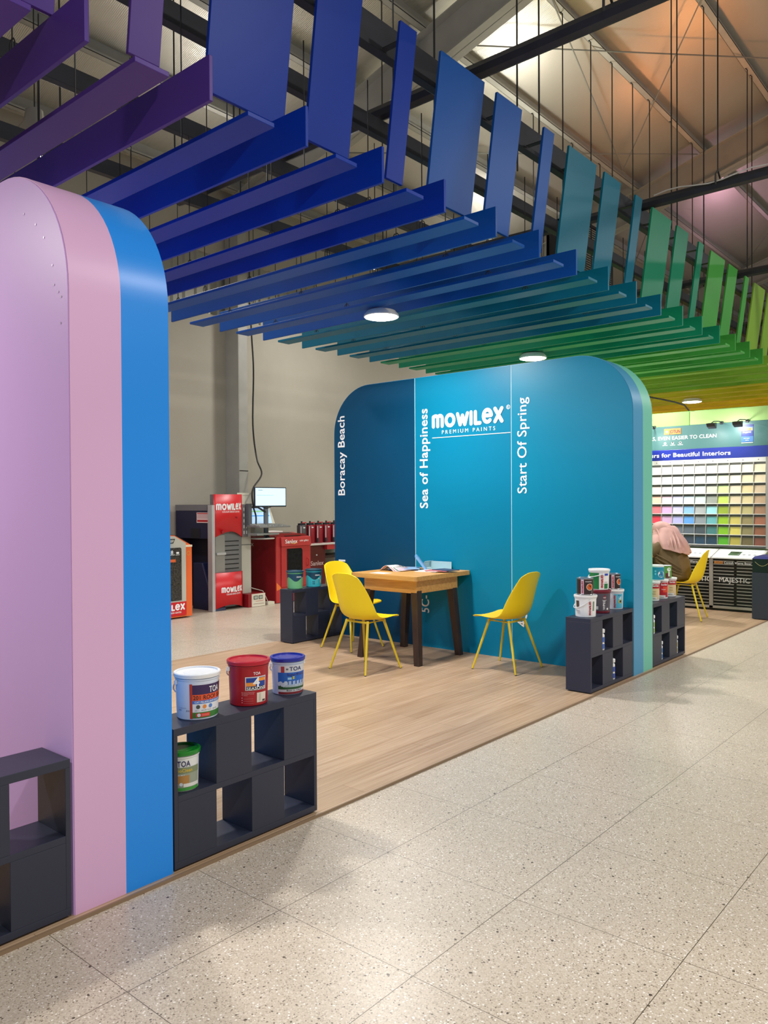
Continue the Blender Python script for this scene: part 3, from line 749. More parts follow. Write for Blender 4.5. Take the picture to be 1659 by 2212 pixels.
can('paint_pail', 'white pail with light blue label, lower right of the stack', (-2.664, 6.0, .556), .074, .160, mat('greyish white pail', (200, 206, 216), .4), WHITE, pailtext(0, 0, dBlue), va, group=G2, cat='paint pail')
can('paint_can', 'brown tin with orange disc on top of the right white pail', (-2.664, 5.985, .7165), .056, .125, TIN, TIN, brown, va+.3, 'tin', group=G2)
# -- cabinet 3 tubs
def sanA(mb, f, e):
    mb.quad(f, -.06, .06, .016, .158, V(222, 196, 150), 16); mb.quad(e(1), -.06, .06, .112, .158, V(176, 26, 34), 16)
    mb.add([e(2)(-.06, .112), e(2)(-.01, .098), e(2)(.03, .110), e(2)(.06, .096), e(2)(.06, .118), e(2)(-.06, .118)], [(0, 1, 2, 3, 4, 5)], V(206, 60, 40))
    mb.text('Sanlex', shift(e(3), -.010, .128), .055, INK, .018, .06); mb.text('WOOD', shift(e(2), -.008, .080), .026, V(160, 130, 60), .008, .03)
    mb.text('FILLER', shift(e(2), -.008, .060), .026, V(160, 130, 60), .008, .03); mb.quad(e(2), -.05, .03, .018, .036, V(226, 224, 220), 8); mb.text('Premium', shift(e(3), -.03, .021), .045, V(60, 60, 60), .008, .03)
def sanB(mb, f, e):
    mb.quad(f, -.06, .06, .016, .158, V(180, 16, 34), 16); mb.quad(e(1), .006, .06, .06, .11, V(222, 70, 44), 6)
    mb.text('Sanlex', shift(e(3), -.010, .122), .055, INK, .018, .06); mb.text('Primer', shift(e(2), -.004, .082), .034, INK, .009, .04); mb.quad(e(2), -.05, .03, .010, .034, V(228, 226, 222), 8); mb.text('Premium', shift(e(3), -.03, .014), .045, V(60, 60, 60), .008, .03)
G3 = 'tubs stacked on the cabinet behind the mint wall edge'
vb = view_ang(-2.66, 7.0)
ylid = mat('pale yellow lid tab', (226, 206, 90), .4)
for (y, d, lab) in ((6.80, sanA, 'cream and red tub with white lid, half hidden by the mint wall edge'), (7.00, sanB, 'red tub with white lid, middle of three on the cabinet'), (7.205, sanA, 'cream and red tub with white lid, rightmost on the cabinet')):
    can('paint_tub', lab, (-2.655, y, .542), .055, .175, WHITE, WHITE, pailtext(0, 0, d), vb+.1, handle=None, group=G3, cat='paint tub')
def turq(mb, f, e):
    mb.quad(f, -.09, .09, .006, .118, V(16, 140, 170), 20); mb.disc(e(1), .040, .055, .030, V(236, 236, 240)); mb.quad(e(2), .028, .05, .05, .06, V(60, 90, 160)); mb.quad(e(1), -.03, -.029, .01, .115, V(90, 190, 210))
    for k in range(2): mb.quad(e(1), -.018, -.004, .075-.025*k, .09-.025*k, V(110, 200, 220), 2)
def grn(mb, f, e):
    mb.quad(f, -.09, .09, .006, .112, V(92, 150, 60), 20); mb.quad(e(1), .0, .04, .006, .05, V(96, 44, 36), 4); mb.disc(e(2), .032, .082, .018, V(236, 240, 236)); mb.quad(e(2), .024, .040, .02, .062, V(226, 226, 220), 2)
can('paint_can', 'turquoise tin with white lid, stacked on the red and cream tubs', (-2.66, 6.90, .7175), .062, .135, WHITE, WHITE, pailtext(0, 0, turq), vb, 'tin', group=G3)
can('paint_can', 'green tin stacked on the rightmost cream and red tub', (-2.66, 7.105, .7175), .052, .118, TIN, WHITE, pailtext(0, 0, grn), vb, 'tin', group=G3)
# -- green and turquoise pails on the far cabinet
def wave(top, base):
    def d(mb, f, e):
        mb.quad(f, -.12, .12, .006, .14, base, 24)
        pts = [e(1)(-.12+.24*i/20, .155) for i in range(21)]+[e(1)(.12-.24*i/20, .100+.022*math.sin(i*.45+.6)) for i in range(21)]
        n = 21; mb.add(pts, [(i, i+1, 2*n-2-i, 2*n-1-i) for i in range(n-1)], top)
        mb.text('CENDANA', shift(e(3), .015, .118), .055, INK, .014, .05)
    return d
vg = view_ang(-5.88, 5.6)
tdark = V(10, 62, 84)
can('paint_pail', 'pale green pail with dark teal lid, left one on the far cabinet', (-5.89, 5.515, .545), .083, .185, V(98, 168, 120), mat('dark teal lid', (14, 66, 88), .4), pailtext(0, 0, wave(tdark, V(104, 172, 122))), vg, group='pails on the far cabinet', cat='paint pail')
def dtq(mb, f, e):
    wave(tdark, V(54, 176, 190))(mb, f, e)
    mb.add([e(2)(.035, .04), e(2)(.09, .04), e(2)(.09, .075), e(2)(.06, .095), e(2)(.035, .075)], [(0, 1, 2, 3, 4)], V(214, 200, 150))
    for k in range(4): mb.quad(e(2), -.01+.014*(k % 2), -.002+.014*(k % 2), .03+.02*(k//2), .044+.02*(k//2), V(16, 70, 100))
can('paint_pail', 'turquoise pail with dark teal lid, right one on the far cabinet', (-5.885, 5.775, .545), .083, .185, V(54, 176, 190), mat('dark teal lid', (14, 66, 88), .4), pailtext(0, 0, dtq), vg, group='pails on the far cabinet', cat='paint pail')
# -- small bottles in cells
def bottle(pos, label, c):
    t = thing('paint_bottle', label, 'paint bottle', pos, 0, 'small paint bottles in the cabinet openings')
    link_mesh('body', MB().lathe([(0, 0), (.026, 0), (.028, .004), (.028, .05), (.026, .055), (.028, .06), (.028, .115), (.02, .128), (.013, .132)], (0, 0, 0), WHITE, 20), t)
    link_mesh('cap', MB().lathe([(.013, .130), (.030, .133), (.031, .155), (.026, .160), (0, .161)], (0, 0, 0), WHITE, 20), t)
    mb = MB(); f = cmap(.028, .028, .16, view_ang(pos[0], pos[1])+.3); mb.quad(f, -.03, .03, .012, .048, V(*c), 10); mb.quad(f, -.03, .03, .062, .10, V(*c), 10); link_mesh('label_print', mb, t)
bottle((-2.592, 5.598, .290), 'small white and blue bottle in the upper opening of the turquoise wall cabinet', (70, 110, 190))
bottle((-2.592, 5.785, .034), 'small white and blue bottle in the lower opening of the turquoise wall cabinet', (60, 90, 180))
bottle((-2.592, 6.598, .283), 'small white and green bottle in the upper opening beside the mint wall edge', (150, 180, 90))
bottle((-2.592, 6.778, .034), 'small white and blue bottle in the lower opening of the farther cabinet', (70, 130, 190))
bottle((-2.592, 7.145, .034), 'small white and beige bottle in the lower right opening of the farther cabinet', (180, 170, 120))

# ================================================================== TABLE
TW = wood('oak table top', (196, 142, 70), (222, 172, 98), (1.5, 22, 22)); TD = wood('dark stained leg', (48, 32, 24), (66, 46, 34), (20, 20, 2), .45)
def make_table(label, loc):
    t = thing('wooden_table', label, 'table', loc)
    o_ = MB(); hx, hy = .385, .42
    pts = []
    for cx, cy, a in ((hx-.03, hy-.03, 0), (-hx+.03, hy-.03, 90), (-hx+.03, -hy+.03, 180), (hx-.03, -hy+.03, 270)): pts += arc(cx, cy, .03, a, a+90, 5)
    o_.prism(pts, lambda u, v, d: (u, v, d), .742, .78, TW); link_mesh('tabletop', o_, t, bevel=.004)
    ap = MB(); ax, ay = .308, .31
    for a in ((-ax, ax, -ay, -ay+.022), (-ax, ax, ay-.022, ay), (-ax, -ax+.022, -ay+.022, ay-.022), (ax-.022, ax, -ay+.022, ay-.022)): ap.box(a[0], a[1], a[2], a[3], .62, .742, TW)
    link_mesh('apron', ap, t, bevel=.002)
    for sx, sy, bx, by in ((1, -1, .355, -.355), (1, 1, .34, .285), (-1, 1, -.32, .285), (-1, -1, -.31, -.355)):
        tx, ty, w, w2 = sx*.262, sy*.262, .036, .028
        mb = MB().hexa([(bx-w2, by-w2, 0), (bx+w2, by-w2, 0), (bx+w2, by+w2, 0), (bx-w2, by+w2, 0), (tx-w, ty-w, .73), (tx+w, ty-w, .73), (tx+w, ty+w, .73), (tx-w, ty+w, .73)], TD)
        link_mesh('leg', mb, t, bevel=.002)
    return t
TX, TY = -4.515, 5.70
make_table('square oak table with dark legs between the yellow chairs before the turquoise wall', (TX, TY, 0))
make_table('oak table the person in brown leans on, behind the turquoise wall', (-4.02, 9.55, 0))
ZT2 = .7805
# things on the table
paper = mat('white paper', (240, 238, 234), .6)
def at(u, v): return (TX+u, TY+v)
t = thing('colour_fan', 'open fan of colour sample pages arching on the left of the table top', 'sample fan', (TX-.20, TY-.03, ZT2))
cols = [(240, 238, 234), (190, 60, 70), (226, 226, 222), (150, 170, 150), (60, 62, 70), (236, 236, 232), (200, 170, 180)]
for i, c in enumerate(cols):
    mb = MB(); n = 9; vs = []
    for k in range(n+1):
        s_ = k/n; x = -.13+.30*s_+.006*i; z = .001+.0016*i+(.075-.006*i)*math.sin(PI*min(1, s_*1.25))**1.3*(1-s_*.35) if s_ < .8 else .001+.0016*i
        vs += [(x, -.10+.012*i, z), (x+.02, .08+.012*i, z)]
    mb.add(vs, [(2*k, 2*k+2, 2*k+3, 2*k+1) for k in range(n)], V(*c), True); link_mesh('page', mb, t, solid=.001)
t.scale = (.75, .8, .8)
tag(link_mesh('paper_sheet', MB().box(TX-.20, TX-.03, TY-.36, TY-.24, ZT2, ZT2+.0015, paper)), 'white paper sheet lying flat at the front of the table', 'paper')
blu = mat('pale blue plastic', (150, 190, 226), .35)
t = thing('ring_binder', 'pale blue binder with its cover standing up in the middle of the table', 'binder', (TX-.04, TY+.20, ZT2), math.radians(37))
mb = MB().box(-.30, -.02, -.10, .12, 0, .012, V(40, 56, 110)); mb.box(-.31, -.01, -.11, .13, .012, .018, blu); link_mesh('base', mb, t, bevel=.002)
pts = [(0.0, 0), (.008, 0)]+[(-.06+.008, .10), (-.085, .135), (-.097, .128), (-.07, .09)]
link_mesh('cover', MB().prism([(.0, 0), (.022, 0), (-.055, .112), (-.078, .138), (-.095, .140), (-.094, .125)], lambda u, v, d: (u+.04, d, v), -.09, .10, mat('blue binder cover', (120, 168, 214), .4)), t, bevel=.003)
acr = mat('frosted acrylic', (176, 208, 214), .25, alpha=.82)
t = thing('brochure_stand', 'low frosted acrylic brochure stand on the right half of the table', 'stand', (TX-.06, TY+.30, ZT2))
mb = MB(); vs = []
for k in range(8):
    a = -PI/2+PI*.9*k/7; vs += [(-.02-.035*math.cos(a)+.03, .0, .040+.035*math.sin(a)), (-.02-.035*math.cos(a)+.03, .16, .040+.035*math.sin(a))]
mb.add(vs, [(2*k, 2*k+2, 2*k+3, 2*k+1) for k in range(7)], acr, True); link_mesh('curved_lip', mb, t, solid=.003)
link_mesh('back_plate', MB().box(-.02, .235, .10, .104, 0, .072, acr), t); link_mesh('base_plate', MB().box(-.02, .235, .0, .104, 0, .003, acr), t)
for i, (x, y, r_, c, lab) in enumerate(((.17, .02, .15, (238, 238, 236), 'white brochure at the bottom of the pile on the right of the table'), (.20, .03, -.1, (226, 230, 236), 'pale brochure second from the bottom of the pile on the table'), (.27, .04, .2, (200, 120, 124), 'red and white brochure in the pile on the right of the table'), (.31, .09, -.25, (60, 66, 96), 'dark brochure on top of the pile at the right table edge'))):
    t = tag(link_mesh('brochure', MB().box(-.11, .11, -.075, .075, 0, .005, V(*c)).box(-.109, .109, -.074, .074, .0005, .0045, paper)), lab, 'brochure', 'brochures on the table')
    t.location = (TX+x-.03, TY+y+.07, ZT2+.0055*i); t.rotation_euler = (0, 0, r_)

# ================================================================== CHAIRS
def make_chair(label, loc, rz):
    t = thing('yellow_chair', label, 'chair', loc, rz, 'yellow shell chairs')
    prof = [(.222, .432, .19), (.215, .446, .205), (.17, .452, .218), (.09, .444, .226), (.0, .432, .230), (-.08, .430, .230), (-.14, .446, .226), (-.178, .485, .219), (-.200, .54, .210), (-.216, .61, .200), (-.230, .68, .190), (-.243, .75, .176), (-.252, .80, .164), (-.256, .825, .150), (-.258, .838, .120)]
    mb = MB(); n = 14; vs = []
    for i, (y, z, w) in enumerate(prof):
        f = i/(len(prof)-1)
        for k in range(n+1):
            s_ = -1+2*k/n; x = s_*w
            curl = abs(s_)**2.3
            bk = max(0, min(1, (f-.4)/.25))
            hip = math.exp(-((f-.50)/.17)**2)
            tk = 1-.85*max(0, (f-.72)/.28)
            yy = y+curl*(.045*bk+.065*hip)*tk; zz = z+curl*(.014+.045*hip)*tk-abs(s_)**4*.03*max(0, (f-.75)/.25)
            vs.append((x, yy, zz))
    fs = [(i*(n+1)+k, i*(n+1)+k+1, (i+1)*(n+1)+k+1, (i+1)*(n+1)+k) for i in range(len(prof)-1) for k in range(n)]
    mb.add(vs, fs, YEL, True); link_mesh('seat_shell', mb, t, solid=.009, sub=1)
    mb = MB().tube([(.13, .11, .418), (-.13, .11, .418), (-.13, -.10, .414), (.13, -.10, .414)], .009, YELM, 8, closed=True); link_mesh('under_frame', mb, t)
    for sx in (-1, 1):
        for sy in (-1, 1):
            top = (sx*.125, .10 if sy > 0 else -.09, .425); bot = (sx*.218, sy*.212, 0.004)
            mb = MB().tube([top, bot], [.0125, .0085], YELM, 10); l = link_mesh('leg', mb, t)
            link_mesh('glide', MB().tube([bot, (bot[0]+sx*.001, bot[1], 0)], .0095, BLACKM, 8), l)
    return t
make_chair('yellow shell chair in front of the table with its back to the viewer', (-4.455, 4.985, 0), math.radians(-4))
make_chair('yellow shell chair at the left side of the table, partly behind the nearer one', (-5.22, 5.65, 0), math.radians(-90-3))
make_chair('yellow shell chair at the right side of the table, turned towards it', (-3.52, 5.765, 0), math.radians(90))
make_chair('yellow shell chair carrying the person in brown, by the drawer racks', (-3.335, 9.57, 0), math.radians(99))

# ================================================================== PERSON
skin = mat('skin', (196, 142, 118), .5)
robe = mat('brown robe cloth', (100, 80, 52), .85, bump=.15, bscale=14); hij = mat('dusty pink scarf cloth', (194, 150, 144), .85, bump=.2, bscale=18)
t = thing('person', 'seated person in brown robe and pink headscarf leaning forward on a yellow chair', 'person', (-3.40, 9.57, 0))
def skinmesh(name, verts, edges, radii, m, parent, sub=2, root=0):
    me = bpy.data.meshes.new(name); me.from_pydata(verts, edges, []); me.materials.append(m)
    o = bpy.data.objects.new(name, me); COL.objects.link(o); o.parent = parent; o.location = -chainloc(parent)
    md = o.modifiers.new('skin', 'SKIN')
    if not me.skin_vertices: me.skin_vertices.new()
    for i, r in enumerate(radii):
        me.skin_vertices[0].data[i].radius = r if isinstance(r, tuple) else (r, r)
    me.skin_vertices[0].data[root].use_root = True
    md.use_smooth_shade = True
    s_ = o.modifiers.new('s', 'SUBSURF'); s_.levels = sub; s_.render_levels = sub
    return o
px, py = -3.42, 9.57
J = [(px, py, .53), (px-.03, py, .66), (px-.07, py, .80), (px-.12, py, .90), (px-.155, py, .97), (px-.18, py, 1.05), (px-.22, py, 1.03),
     (px-.03, py-.10, .52), (px-.42, py-.12, .50), (px-.36, py-.12, .10), (px-.48, py-.13, .04),
     (px-.03, py+.10, .52), (px-.42, py+.12, .50), (px-.36, py+.12, .10), (px-.48, py+.13, .04),
     (px-.14, py-.16, .90), (px-.26, py-.22, .78), (px-.50, py-.15, .80), (px-.58, py-.11, .81),
     (px-.14, py+.16, .90), (px-.26, py+.22, .78), (px-.50, py+.13, .80), (px-.58, py+.08, .81)]
E_ = [(0, 1), (1, 2), (2, 3), (3, 4), (4, 5), (5, 6), (0, 7), (7, 8), (8, 9), (9, 10), (0, 11), (11, 12), (12, 13), (13, 14), (3, 15), (15, 16), (16, 17), (17, 18), (3, 19), (19, 20), (20, 21), (21, 22)]
Rr = [.12, .115, .12, .10, .05, .085, .07, .08, .06, .045, .035, .08, .06, .045, .035, .055, .042, .03, .025, .055, .042, .03, .025]
body = skinmesh('body', J, E_, Rr, skin, t)
# five-finger hands resting on the table
for (hx, hy) in ((px-.58, py-.11), (px-.58, py+.08)):
    for q in range(5):
        a = (-.5+.25*q); L = (.055, .075, .082, .075, .06)[q]
        p0 = (hx, hy+.016*(q-2), .80); p1 = (hx-L*.55, hy+.020*(q-2), .803); p2 = (hx-L, hy+.022*(q-2), .775)
        link_mesh('finger', MB().tube([p0, p1, p2], [.0085, .008, .006], skin, 8), body, world=True)
def smooth(P, n=6):
    out = []; P = [Vector(p) for p in P]
    for i in range(len(P)-1):
        a, b, c, d = P[max(i-1, 0)], P[i], P[i+1], P[min(i+2, len(P)-1)]
        for k in range(n):
            t = k/n; out.append(.5*((2*b)+(c-a)*t+(2*a-5*b+4*c-d)*t*t+(3*b-a-3*c+d)*t**3))
    return out+[P[-1]]
def folds(o, strength, size, kind='MARBLE'):
    tx = bpy.data.textures.new('fold', kind); tx.noise_scale = size
    if kind == 'MARBLE': tx.turbulence = 5
    d = o.modifiers.new('f', 'DISPLACE'); d.texture = tx; d.strength = strength; d.mid_level = .5; d.texture_coords = 'LOCAL'
    return o
def ell(c, ax, bx, n=44, fold=0, ph=0, amp=.0, nf=9):
    c, ax, bx = Vector(c), Vector(ax), Vector(bx); out = []
    for k in range(n):
        a = 2*PI*k/n; r = 1+amp*math.sin(nf*a+ph)+amp*.6*math.sin(nf*1.7*a-ph*1.3)
        out.append(tuple(c+ax*math.cos(a)*r+bx*math.sin(a)*r))
    return out
Rg = [ell((px-.02, py, .455), (.18, 0, .0), (0, .21, 0), amp=.02), ell((px-.03, py, .52), (.19, 0, -.01), (0, .235, 0), amp=.02, ph=.5), ell((px-.07, py, .62), (.20, 0, .03), (0, .24, 0), amp=.04, ph=1.1),
      ell((px-.11, py, .73), (.20, 0, .05), (0, .25, 0), amp=.05, ph=1.8), ell((px-.14, py, .84), (.18, 0, .07), (0, .255, 0), amp=.04, ph=2.4), ell((px-.16, py, .92), (.14, 0, .07), (0, .23, 0), amp=.02, ph=3), ell((px-.18, py, .97), (.08, 0, .04), (0, .13, 0)), ell((px-.19, py, .99), (.03, 0, .02), (0, .05, 0))]
folds(link_mesh('robe_top', MB().loft(Rg, robe), t, world=True, sub=2), .022, .22)
# skirt over both legs to the hem
Rs = [ell((px-.00, py, .50), (0, 0, .09), (0, .21, 0), amp=.02), ell((px-.15, py, .515), (0, 0, .095), (0, .215, 0), amp=.02, ph=1), ell((px-.33, py, .50), (.03, 0, .10), (0, .22, 0), amp=.02, ph=2), ell((px-.40, py, .40), (.13, 0, .05), (0, .22, 0), amp=.03, ph=2.5), ell((px-.36, py, .25), (.15, 0, 0), (0, .215, 0), amp=.06, ph=3), ell((px-.33, py, .03), (.18, 0, 0), (0, .23, 0), amp=.09, ph=3.4)]
link_mesh('robe_skirt', MB().loft(Rs, robe, cap=False), t, world=True, sub=1)
for sg in (-1, 1):
    mb = MB().tube([(px-.12, py+sg*.15, .90), (px-.18, py+sg*.20, .84), (px-.26, py+sg*.225, .79), (px-.38, py+sg*.19, .80), (px-.50, py+sg*.14, .805)], [.085, .085, .075, .062, .05], robe, 14); link_mesh('sleeve', mb, t, world=True, sub=1)
# headscarf: hood around the head plus drape over shoulders and back
hood = MB(); nphi, nth = 20, 28; vs = []
for i in range(nphi+1):
    ph = PI*i/nphi
    for k in range(nth):
        th = 2*PI*k/nth
        r = 1+(.035*math.sin(5*th+3*ph)+.025*math.sin(9*th-4*ph))*math.sin(ph)
        vs.append((px-.185+.130*r*math.sin(ph)*math.cos(th)-.03*math.cos(ph), py+.110*r*math.sin(ph)*math.sin(th), 1.055+.125*r*math.cos(ph)))
hood.add(vs, [(i*nth+k, i*nth+(k+1) % nth, (i+1)*nth+(k+1) % nth, (i+1)*nth+k) for i in range(nphi) for k in range(nth)], hij, True)
folds(link_mesh('headscarf_hood', hood, t, world=True, sub=1), .012, .16)
Rd = [ell((px-.19, py, 1.09), (.115, 0, .03), (0, .105, 0), amp=.06, ph=.3, nf=5), ell((px-.17, py, 1.03), (.14, 0, .06), (0, .15, 0), amp=.07, ph=1, nf=5), ell((px-.15, py, .96), (.175, 0, .03), (0, .215, 0), amp=.075, ph=1.7, nf=9), ell((px-.115, py, .90), (.205, 0, -.01), (0, .25, 0), amp=.08, ph=1.9, nf=9), ell((px-.085, py, .845), (.205, 0, -.07), (0, .255, 0), amp=.09, ph=2.1, nf=9)]
folds(link_mesh('headscarf_drape', MB().loft(Rd, hij, cap=False), t, world=True, solid=.004, sub=2), .020, .20)
for k in range(6):
    mb = MB().tube(smooth([(px-.27+.045*k, py-.07-.006*k, 1.125-.008*k), (px-.205+.045*k, py-.125, 1.05-.010*k), (px-.15+.045*k, py-.195, .96-.008*k), (px-.12+.045*k, py-.240, .885-.004*k)], 4), [.002, .005, .008, .010, .012, .012, .012, .012, .011, .009, .007, .004, .002], hij, 8)
    link_mesh('headscarf_fold', mb, t, world=True, sub=1)
for k in range(4):
    mb = MB().tube(smooth([(px-.22+.01*k, py-.245, .80-.05*k), (px-.10+.01*k, py-.262, .745-.05*k), (px+.02, py-.225, .67-.045*k), (px+.10, py-.15, .60-.03*k)], 4), [.002, .005, .008, .010, .011, .011, .011, .010, .009, .008, .006, .004, .002], robe, 8)
    link_mesh('robe_fold', mb, t, world=True, sub=1)
for sg in (-1, 1): link_mesh('shoe', MB().tube([(px-.34, py+sg*.12, .035), (px-.46, py+sg*.13, .035), (px-.56, py+sg*.13, .028)], [.036, .04, .026], BLACKM, 12), t, world=True)
FACE = Vector((px-.245, py, 1.02))
fc = MB(); vs = []
for i in range(13):
    ph = PI*i/12
    for k in range(20):
        th = 2*PI*k/20; vs.append((FACE.x+.075*math.sin(ph)*math.cos(th), FACE.y+.065*math.sin(ph)*math.sin(th), FACE.z+.09*math.cos(ph)))
fc.add(vs, [(i*20+k, i*20+(k+1) % 20, (i+1)*20+(k+1) % 20, (i+1)*20+k) for i in range(12) for k in range(20)], skin, True)
link_mesh('face', fc, t, world=True)
link_mesh('nose', MB().tube([(FACE.x-.070, py, 1.04), (FACE.x-.092, py, 1.015)], [.007, .012], skin, 8), t, world=True)
for sg in (-1, 1): link_mesh('eye', MB().lathe([(0, -.006), (.006, -.003), (.007, 0), (.006, .003), (0, .006)], (FACE.x-.066, py+sg*.027, 1.035), BLACKM, 10), t, world=True)
link_mesh('mouth', MB().tube([(FACE.x-.068, py-.02, .985), (FACE.x-.074, py, .983), (FACE.x-.068, py+.02, .985)], .004, mat('lips', (150, 80, 80), .5), 6), t, world=True)

# ================================================================== COLOUR CARD STAND (far right)
YR = 10.85
t = thing('banner_board', 'dark green and blue header board with white slogan above the card rack', 'sign board', (-3.8, YR+.02, 2.13))
gband = mat('slate green board', (62, 104, 104), .4); bband = mat('royal blue board', (14, 34, 136), .35)
link_mesh('slogan_board', MB().box(-5.0, -2.70, YR-.02, YR+.06, 2.133, 2.458, gband), t, world=True, bevel=.002)
link_mesh('blue_board', MB().box(-5.0, -2.70, YR-.03, YR+.06, 1.985, 2.132, bband), t, world=True, bevel=.002)
yb_ = YR-.0225
mb = MB().box(-4.067, -3.835, YR-.026, YR-.02, 2.345, 2.425, V(228, 128, 62)); mb.text('JOTUN', faceY(YR-.028, -3.995, 2.362), .150, V(30, 30, 60), .044, .05); mb.disc(faceY(YR-.028, 0, 0), -4.030, 2.385, .018, INK, 4)
link_mesh('brand_plate', mb, t, world=True)
link_mesh('slogan', MB().text('BETTER WALLS, EVEN EASIER TO CLEAN', faceY(yb_, -3.365, 2.272), 1.33, INK, .048, .004, 'r'), t, world=True)
link_mesh('strapline', MB().text('Perfect Colours for Beautiful Interiors', faceY(YR-.0325, -3.183, 2.032), 1.62, INK, .056, .018, 'r'), t, world=True)
for k in range(3):
    x = -4.055+.105*k; mb = MB(); mb.disc(faceY(yb_, 0, 0), x, 2.225, .017, INK); mb.text(('LOW VOC', 'WASHABLE', 'FUNGUS FREE')[k], faceY(yb_, x-.035, 2.192), .07, INK, .010, .02)
    if k > 0: mb.disc(faceY(yb_-.001, 0, 0), x, 2.229 if k == 2 else 2.232, .011, V(40, 50, 60))
    link_mesh('icon', mb, t, world=True)
mb = MB().box(-3.052, -2.906, YR-.024, YR-.02, 2.19, 2.40, V(60, 110, 190)); mb.box(-3.055, -2.903, YR-.0245, YR-.02, 2.385, 2.415, V(20, 40, 120)); mb.box(-3.045, -2.913, YR-.0255, YR-.02, 2.335, 2.372, V(226, 150, 80)); mb.box(-3.052, -2.906, YR-.025, YR-.02, 2.262, 2.335, V(24, 48, 140))
mb.text('JOTUN', faceY(YR-.027, -3.02, 2.345), .085, V(30, 30, 60), .018, .04); mb.text('MAJESTIC', faceY(YR-.027, -3.03, 2.305), .10, INK, .018, .04); mb.quad(faceY(YR-.0265, 0, 0), -3.05, -2.908, 2.155+.02, 2.182, INK); mb.text('EASY CLEAN', faceY(YR-.027, -3.02, 2.23), .07, INK, .010, .02)
mb.text('2.5 L', faceY(YR-.027, -3.0, 2.205), .04, INK, .012, .02)
link_mesh('pail_picture', mb, t, world=True)
# two clip spotlights on the header
for i, x in enumerate((-4.21, -3.30, -2.98)):
    lab = ('small black clip spotlight beside the mint wall edge', 'small black clip spotlight in the middle of the green header board', 'small black clip spotlight near the pail picture at the right')[i]
    s_ = thing('spotlight', lab, 'lamp', (x, YR-.02, 2.46), 0, 'clip spotlights on the header board')
    link_mesh('arm', MB().tube([(0, .02, 0.0), (0, -.10, .012), (-.02, -.26, .0), (-.03, -.33, -.03)], .006, BLACKM, 8), s_)
    link_mesh('clamp', MB().box(-.02, .02, -.012, .02, -.02, .02, BLACKM), s_, bevel=.003)
    hd = MB(); 
    hd.hexa([(-.075, -.37, -.075), (.03, -.37, -.075), (.03, -.30, -.10), (-.075, -.30, -.10), (-.075, -.40, -.035), (.03, -.40, -.035), (.03, -.29, -.02), (-.075, -.29, -.02)], BLACKM); link_mesh('head', hd, s_, bevel=.006)
area('spotlight_beam', (-3.10, YR-.30, 2.40), .05, 2.2, (1, .98, .95), (math.radians(70), 0, 0))
area('spotlight_beam', (-3.4, YR-.42, 2.36), .07, 1.8, (1, .98, .95), (math.radians(28), 0, 0))
area('spotlight_beam', (-4.2, YR-.42, 2.36), .07, 1.8, (1, .98, .95), (math.radians(28), 0, 0))
# rack
t = thing('card_rack', 'white wall rack with eight shelves of colour sample cards at the far right', 'rack', (-3.6, YR, .82))
rackw = mat('rack white metal', (214, 214, 210), .45); rackg = mat('rack grey back', (120, 120, 118), .6)
link_mesh('back_panel', MB().box(-4.85, -2.745, YR-.005, YR+.06, .80, 1.985, rackg), t, world=True)
link_mesh('side_post', MB().box(-2.745, -2.70, YR-.06, YR+.06, .80, 1.985, mat('rack post grey', (150, 150, 146), .5)), t, world=True)
link_mesh('top_strip', MB().box(-4.85, -2.745, YR-.03, YR-.005, 1.925, 1.985, rackw), t, world=True)
mb = MB()
for k in range(11): mb.disc(faceY(YR-.0315, 0, 0), -4.74+.19*k, 1.955, .007, V(90, 90, 92), 10)
link_mesh('screws', mb, t, world=True)
ROWZ = [1.800-.1365*r for r in range(8)]; CW = .1505; XC0 = -4.252-CW
for r in range(8):
    link_mesh('shelf_lip', MB().box(-4.85, -2.747, YR-.055, YR-.005, ROWZ[r]-.012, ROWZ[r]-.004, rackw), t, world=True, bevel=.001)
for c in range(12):
    x = XC0+CW*c
    if x < -2.74: link_mesh('divider', MB().box(x-.0015, x+.0015, YR-.05, YR-.005, .83, 1.925, rackw), t, world=True)
PAL = [
 [(246,244,232)]*5+[(226,228,214),(240,240,222),(240,236,222),(234,228,206),(226,216,186)],
 [(244,236,224),(240,240,238),(230,232,238),(236,238,238),(230,232,232),(208,212,212),(224,236,196),(234,226,210),(228,214,178),(222,206,176)],
 [(238,216,204),(232,226,232),(212,214,228),(224,232,240),(222,236,236),(194,196,184),(200,226,152),(226,212,188),(224,202,152),(206,184,154)],
 [(236,186,166),(228,198,222),(206,204,236),(196,216,238),(194,212,210),(148,154,146),(188,208,92),(216,200,168),(214,198,150),(188,158,128)],
 [(226,112,122),(214,164,208),(194,192,230),(134,182,228),(164,170,172),(150,210,218),(144,166,42),(208,190,128),(184,172,118),(160,120,92)],
 [(204,54,74),(196,158,196),(170,170,218),(92,152,220),(132,142,150),(98,168,174),(146,186,28),(200,186,98),(146,132,88),(160,100,74)],
 [(196,40,56),(190,90,120),(100,108,120),(88,98,110),(66,76,86),(64,118,118),(124,178,26),(208,196,96),(136,126,86),(144,90,64)],
 [(200,30,50),(120,60,80),(58,66,86),(50,60,76),(34,62,86),(28,58,78),(82,160,34),(172,160,74),(106,94,62),(124,72,58)]]
